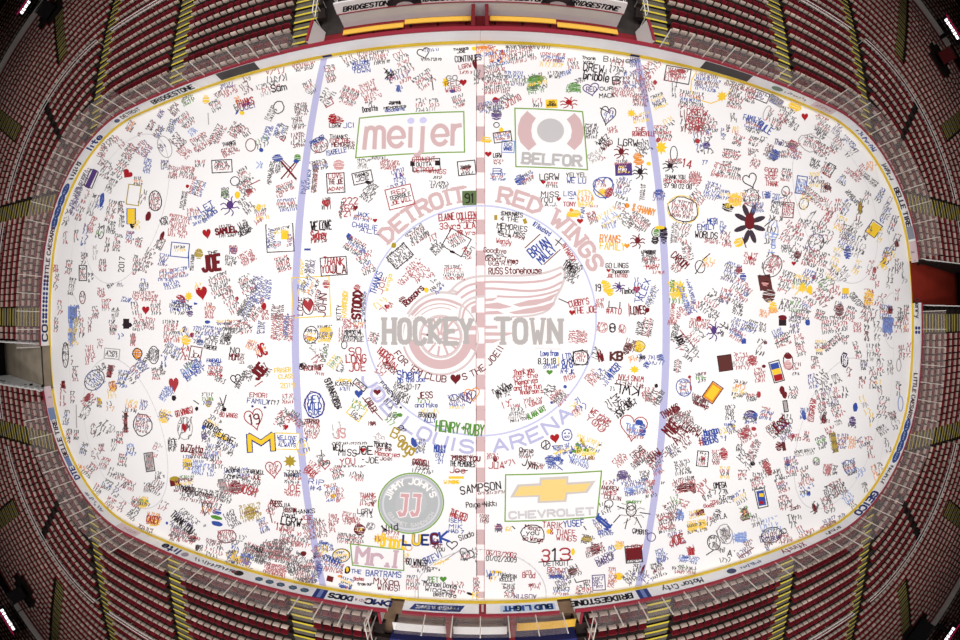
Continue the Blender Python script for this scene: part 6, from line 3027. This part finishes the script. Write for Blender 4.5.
for x in (-1.42, 1.45):
    e = empty('box_divider', (x, -13.2, .1)); a = MB(); a.box(-.1, .1, -1.6, 0, 0, 1.15); a.build('panel', M['rail'], e); a = MB(); a.box(-.13, .13, -1.62, .0, 1.15, 1.2); a.build('cap', M['redwall'], e)
    tag(e, f'maroon wall dividing the scorer table from the {"left" if x < 0 else "right"} penalty box', 'divider')
e = empty('front_drape', (0, -15.1, .1)); a = MB(); a.box(-4.3, 4.6, -.5, 0, 0, .95); a.build('drape_panel', M['navy'], e)
a = MB()
for cx in (-3.2, 0, 3.2):
    for i in range(6): a.poly([(cx - .7 + i * .22, -.2, .955), (cx - .55 + i * .22, -.2, .955), (cx - .55 + i * .22, -.06, .955), (cx - .7 + i * .22, -.06, .955)], lin((170, 170, 210)))
a.build('drape_print', M['print'], e); tag(e, 'navy draped counter behind the penalty boxes', 'counter')
for x0, sx in ((-4.6, -1), (4.6, 1)):
    e = empty('gate_door', (x0, -13.2, .1)); a = MB(); a.box(-.04, .04, -.75, 0, 0, 1.0); a.build('door_panel', M['white'], e); a = MB(); a.box(-.06, .06, -.77, .0, 1.0, 1.06); a.build('cap', M['rail'], e)
    tag(e, f'open white penalty box gate at the {"left" if sx < 0 else "right"}', 'gate')
    for yy in (-14.6,):
        e = empty('box_railing', (sx * 5.1, -13.3, .1)); a, b_ = MB(), MB()
        for z in (1.3, 1.9): a.tube((0, 0, z), (0, -2.2, z), .03, 6)
        for q in (0, -1.1, -2.2): b_.tube((0, q, 0), (0, q, 1.9), .03, 6)
        a.build('handrail', M['post'], e); b_.build('rail_post', M['post'], e)
        tag(e, f'pale railing closing the {"left" if sx < 0 else "right"} side of the penalty boxes', 'railing')

# ------------------------------------------------------------------ end tunnels
for sx, y0, y1 in TUN:
    side = 'left' if sx < 0 else 'right'
    X = lambda d: sx * (HL + d)
    a = MB(); a.box(min(X(.0), X(14)), max(X(.0), X(14)), y0, y1, -.045, -.004); tag(a.build('floor_tunnel', M['tan' if sx < 0 else 'redgate']), f'{"grey concrete" if sx < 0 else "red"} floor of the {side} end tunnel', kind='structure')
    for y, nm in ((y0, 'lower'), (y1, 'upper')):
        a = MB()
        for k in range(0, 14):
            d0, d1 = .22 + k * .84, .22 + (k + 1) * .84; zt = zsurf(d1) + .35
            a.box(min(X(d0), X(d1)), max(X(d0), X(d1)), y - .06, y + .06, 0, zt)
        tag(a.build(f'wall_tunnel_{side}_{nm}', M['grey' if sx < 0 else 'dark']), f'{nm} side wall of the {side} end tunnel', kind='structure')
        e = empty('tunnel_railing', (X(.3), y, 0)); t_, p_ = MB(), MB()
        for k in range(0, 13):
            d0, d1 = k * .84, (k + 1) * .84; z0, z1 = zsurf(d0 + .3) + .75, zsurf(d1 + .3) + .75
            t_.tube((sx * d0, 0, z0), (sx * d1, 0, z1), .04, 6); p_.tube((sx * d0, 0, z0 - .5), (sx * d0, 0, z0), .025, 5)
        t_.build('handrail', M['white'], e); p_.build('rail_post', M['white'], e)
        tag(e, f'white stepped railing on the {nm} edge of the {side} tunnel', 'railing')
    a = MB(); a.box(min(X(10.5), X(14)), max(X(10.5), X(14)), y0 - .1, y1 + .1, 3.2, 3.5); tag(a.build('ceiling_tunnel', M['black']), f'dark ceiling over the deep part of the {side} tunnel', kind='structure')
    a = MB(); a.box(min(X(13.5), X(13.8)), max(X(13.5), X(13.8)), y0 - .1, y1 + .1, 0, 3.3); tag(a.build(f'wall_tunnel_end_{side}', M['black']), f'dark far wall of the {side} tunnel', kind='structure')
e = empty('tunnel_gate', (-HL - .15, -1.75, 0)); a = MB(); a.box(-.05, .05, -2.9, -.05, 0.02, .9, lambda X, Y, Z: (X + .0 + Y * .03, Y, Z)); a.build('gate_panel', M['tan'], e); a = MB(); a.box(-.07, .07, -2.9, -.05, .9, .96, lambda X, Y, Z: (X + Y * .03, Y, Z)); a.build('gate_rail', M['black'], e)
tag(e, 'beige gate with dark top rail across the left tunnel mouth', 'gate')

# ------------------------------------------------------------------ corner fascia, signs and dark boxes at the top of the lower bowl
def arc_pts(a0, a1, s, sx, sy, n=24):
    cx, cy, rx, ry = bowl(s); return [(sx * (cx + rx * math.cos(a)), sy * (cy + ry * math.sin(a))) for a in np.linspace(math.radians(a0), math.radians(a1), n)]
for sx, sy, w in ((-1, 1, 'upper left'), (1, 1, 'upper right'), (-1, -1, 'lower left'), (1, -1, 'lower right')):
    for z0, z1, s, m, nm, lab in ((row_z[-1], 7.95, 21.1, 'redwall', 'trim_corner_wall', 'dark red wall above the last seats'), (7.95, 8.85, 21.3, 'fascia', 'trim_fascia', 'pale grey parapet band')):
        a = MB(); A, B = arc_pts(0, 90, s, sx, sy, 30), arc_pts(0, 90, s + .3, sx, sy, 30)
        for i in range(29):
            if nm == 'trim_fascia' and ((sx, sy) == (1, 1) and 11 <= i <= 13 or (sx, sy) == (-1, -1) and 11 <= i <= 13): continue
            p, q, r, t = A[i], A[i + 1], B[i + 1], B[i]; F4 = [(*p, z0), (*q, z0), (*q, z1), (*p, z1)]; G4 = [(*p, z1), (*q, z1), (*r, z1), (*t, z1)]; a.poly(F4); a.poly(G4)
        tag(a.build(nm, M[m]), f'{lab} in the {w} corner', kind='structure')
    a = MB(); A, B = arc_pts(0, 90, 21.6, sx, sy, 30), arc_pts(0, 90, 23.6, sx, sy, 30)
    for i in range(29): a.poly([(*A[i], 7.95), (*A[i + 1], 7.95), (*B[i + 1], 7.95), (*B[i], 7.95)])
    tag(a.build('floor_corner_walkway', M['concrete']), f'walkway behind the parapet in the {w} corner', kind='structure')
for (pa, pb, w) in (((20, 14), (31, 0), 'upper left'), ((945, 18), (960, 42), 'upper right'), ((0, 609), (16, 631), 'lower left'), ((943, 640), (958, 626), 'lower right')):
    A, B = on_ray(*pa, 51.5), on_ray(*pb, 51.5); A[2] = B[2] = (A[2] + B[2]) / 2; mid = (A + B) / 2; L = np.linalg.norm(B - A); ang = math.atan2(B[1] - A[1], B[0] - A[0])
    e = empty('scoreboard_sign', (mid[0], mid[1], 7.97), ang); zz = mid[2] - 7.97; b_, l_, t_ = MB(), MB(), MB()
    out = 1 if (-math.sin(ang)) * mid[0] + math.cos(ang) * mid[1] > 0 else -1
    b_.box(-L / 2 - .2, L / 2 + .2, min(.03 * out, .5 * out), max(.03 * out, .5 * out), zz - .7, zz + .55); b_.box(-.2, .2, min(.1 * out, .4 * out), max(.1 * out, .4 * out), 0, zz - .7)
    r = random.Random(4); x = -L / 2 + .1
    while x < L / 2 - .3:
        wd = r.uniform(.18, .42); l_.box(x, min(x + wd, L / 2 - .05), min(0, .03 * out), max(0, .03 * out), zz - .28 + r.uniform(0, .1), zz + .28 - r.uniform(0, .1)); x += wd + .1
    t_.box(-L / 2 - .2, L / 2 + .2, min(0, .03 * out), max(0, .03 * out), zz + .42, zz + .55)
    b_.build('sign_case', M['black'], e); l_.build('lit_lettering', M['led'], e); t_.build('pink_edge', M['ledpink'], e)
    tag(e, f'dark electronic sign with bright white lettering in the {w} corner', 'sign')
for (px, py, sxz, w) in PLAT:
    p = on_ray(px, py, 48.2); e = empty('corner_box', (p[0], p[1], row_z[-1] - .3), math.atan2(p[1], p[0]) + math.pi / 2); a, b_ = MB(), MB(); zz = max(.8, p[2] - row_z[-1] + .3)
    m = 'redwall' if 'right' in w and 'upper' in w else 'black'
    a.box(-sxz[0] / 2, sxz[0] / 2, -.6, .6, 0, zz + .35); b_.box(-sxz[0] / 2 - .05, sxz[0] / 2 + .05, -.66, -.601, zz + .1, zz + .42)
    a.build('corner_box_body', M[m], e); b_.build('corner_box_skirt', M['black' if m == 'black' else 'redwall'], e)
    tag(e, f'{"dark" if m == "black" else "dark red"} box at the top of the {w} stands', 'platform')

# outer shell behind the stands and the roof over everything
sh = MB(); A = rim(33.0)
for i in range(len(A)):
    j = (i + 1) % len(A); sh.poly([(*A[i], -1), (*A[j], -1), (*A[j], 27), (*A[i], 27)])
tag(sh.build('wall_outer', M['dark']), 'dark outer wall of the arena', kind='structure')
rf = MB(); rf.poly([(*p, 27) for p in A]); tag(rf.build('ceiling', M['black']), 'dark arena roof', kind='structure')

# ------------------------------------------------------------------ light: lamp rows under the roof, the outer ones added to brighten ice edges and stands
def lamp(name, loc, size, power, spread, color=(1, .98, .965)):
    l = bpy.data.lights.new(name, 'AREA'); l.shape = 'RECTANGLE'; l.size, l.size_y = size; l.energy = power; l.spread = math.radians(spread); l.color = color
    o = bpy.data.objects.new(name, l); o.location = loc; COL.objects.link(o); return o
for x in (-26, -15.6, -5.2, 5.2, 15.6, 26):
    for y, pw in ((-15, 575), (-5, 485), (5, 485), (15, 575)):
        lamp('arena_lamp', (x, y, 25), (4, 2), pw, 130)
w = bpy.data.worlds.new('arena_air'); w.use_nodes = True; SC.world = w
w.node_tree.nodes['Background'].inputs[0].default_value = (1, .96, .95, 1); w.node_tree.nodes['Background'].inputs[1].default_value = .11
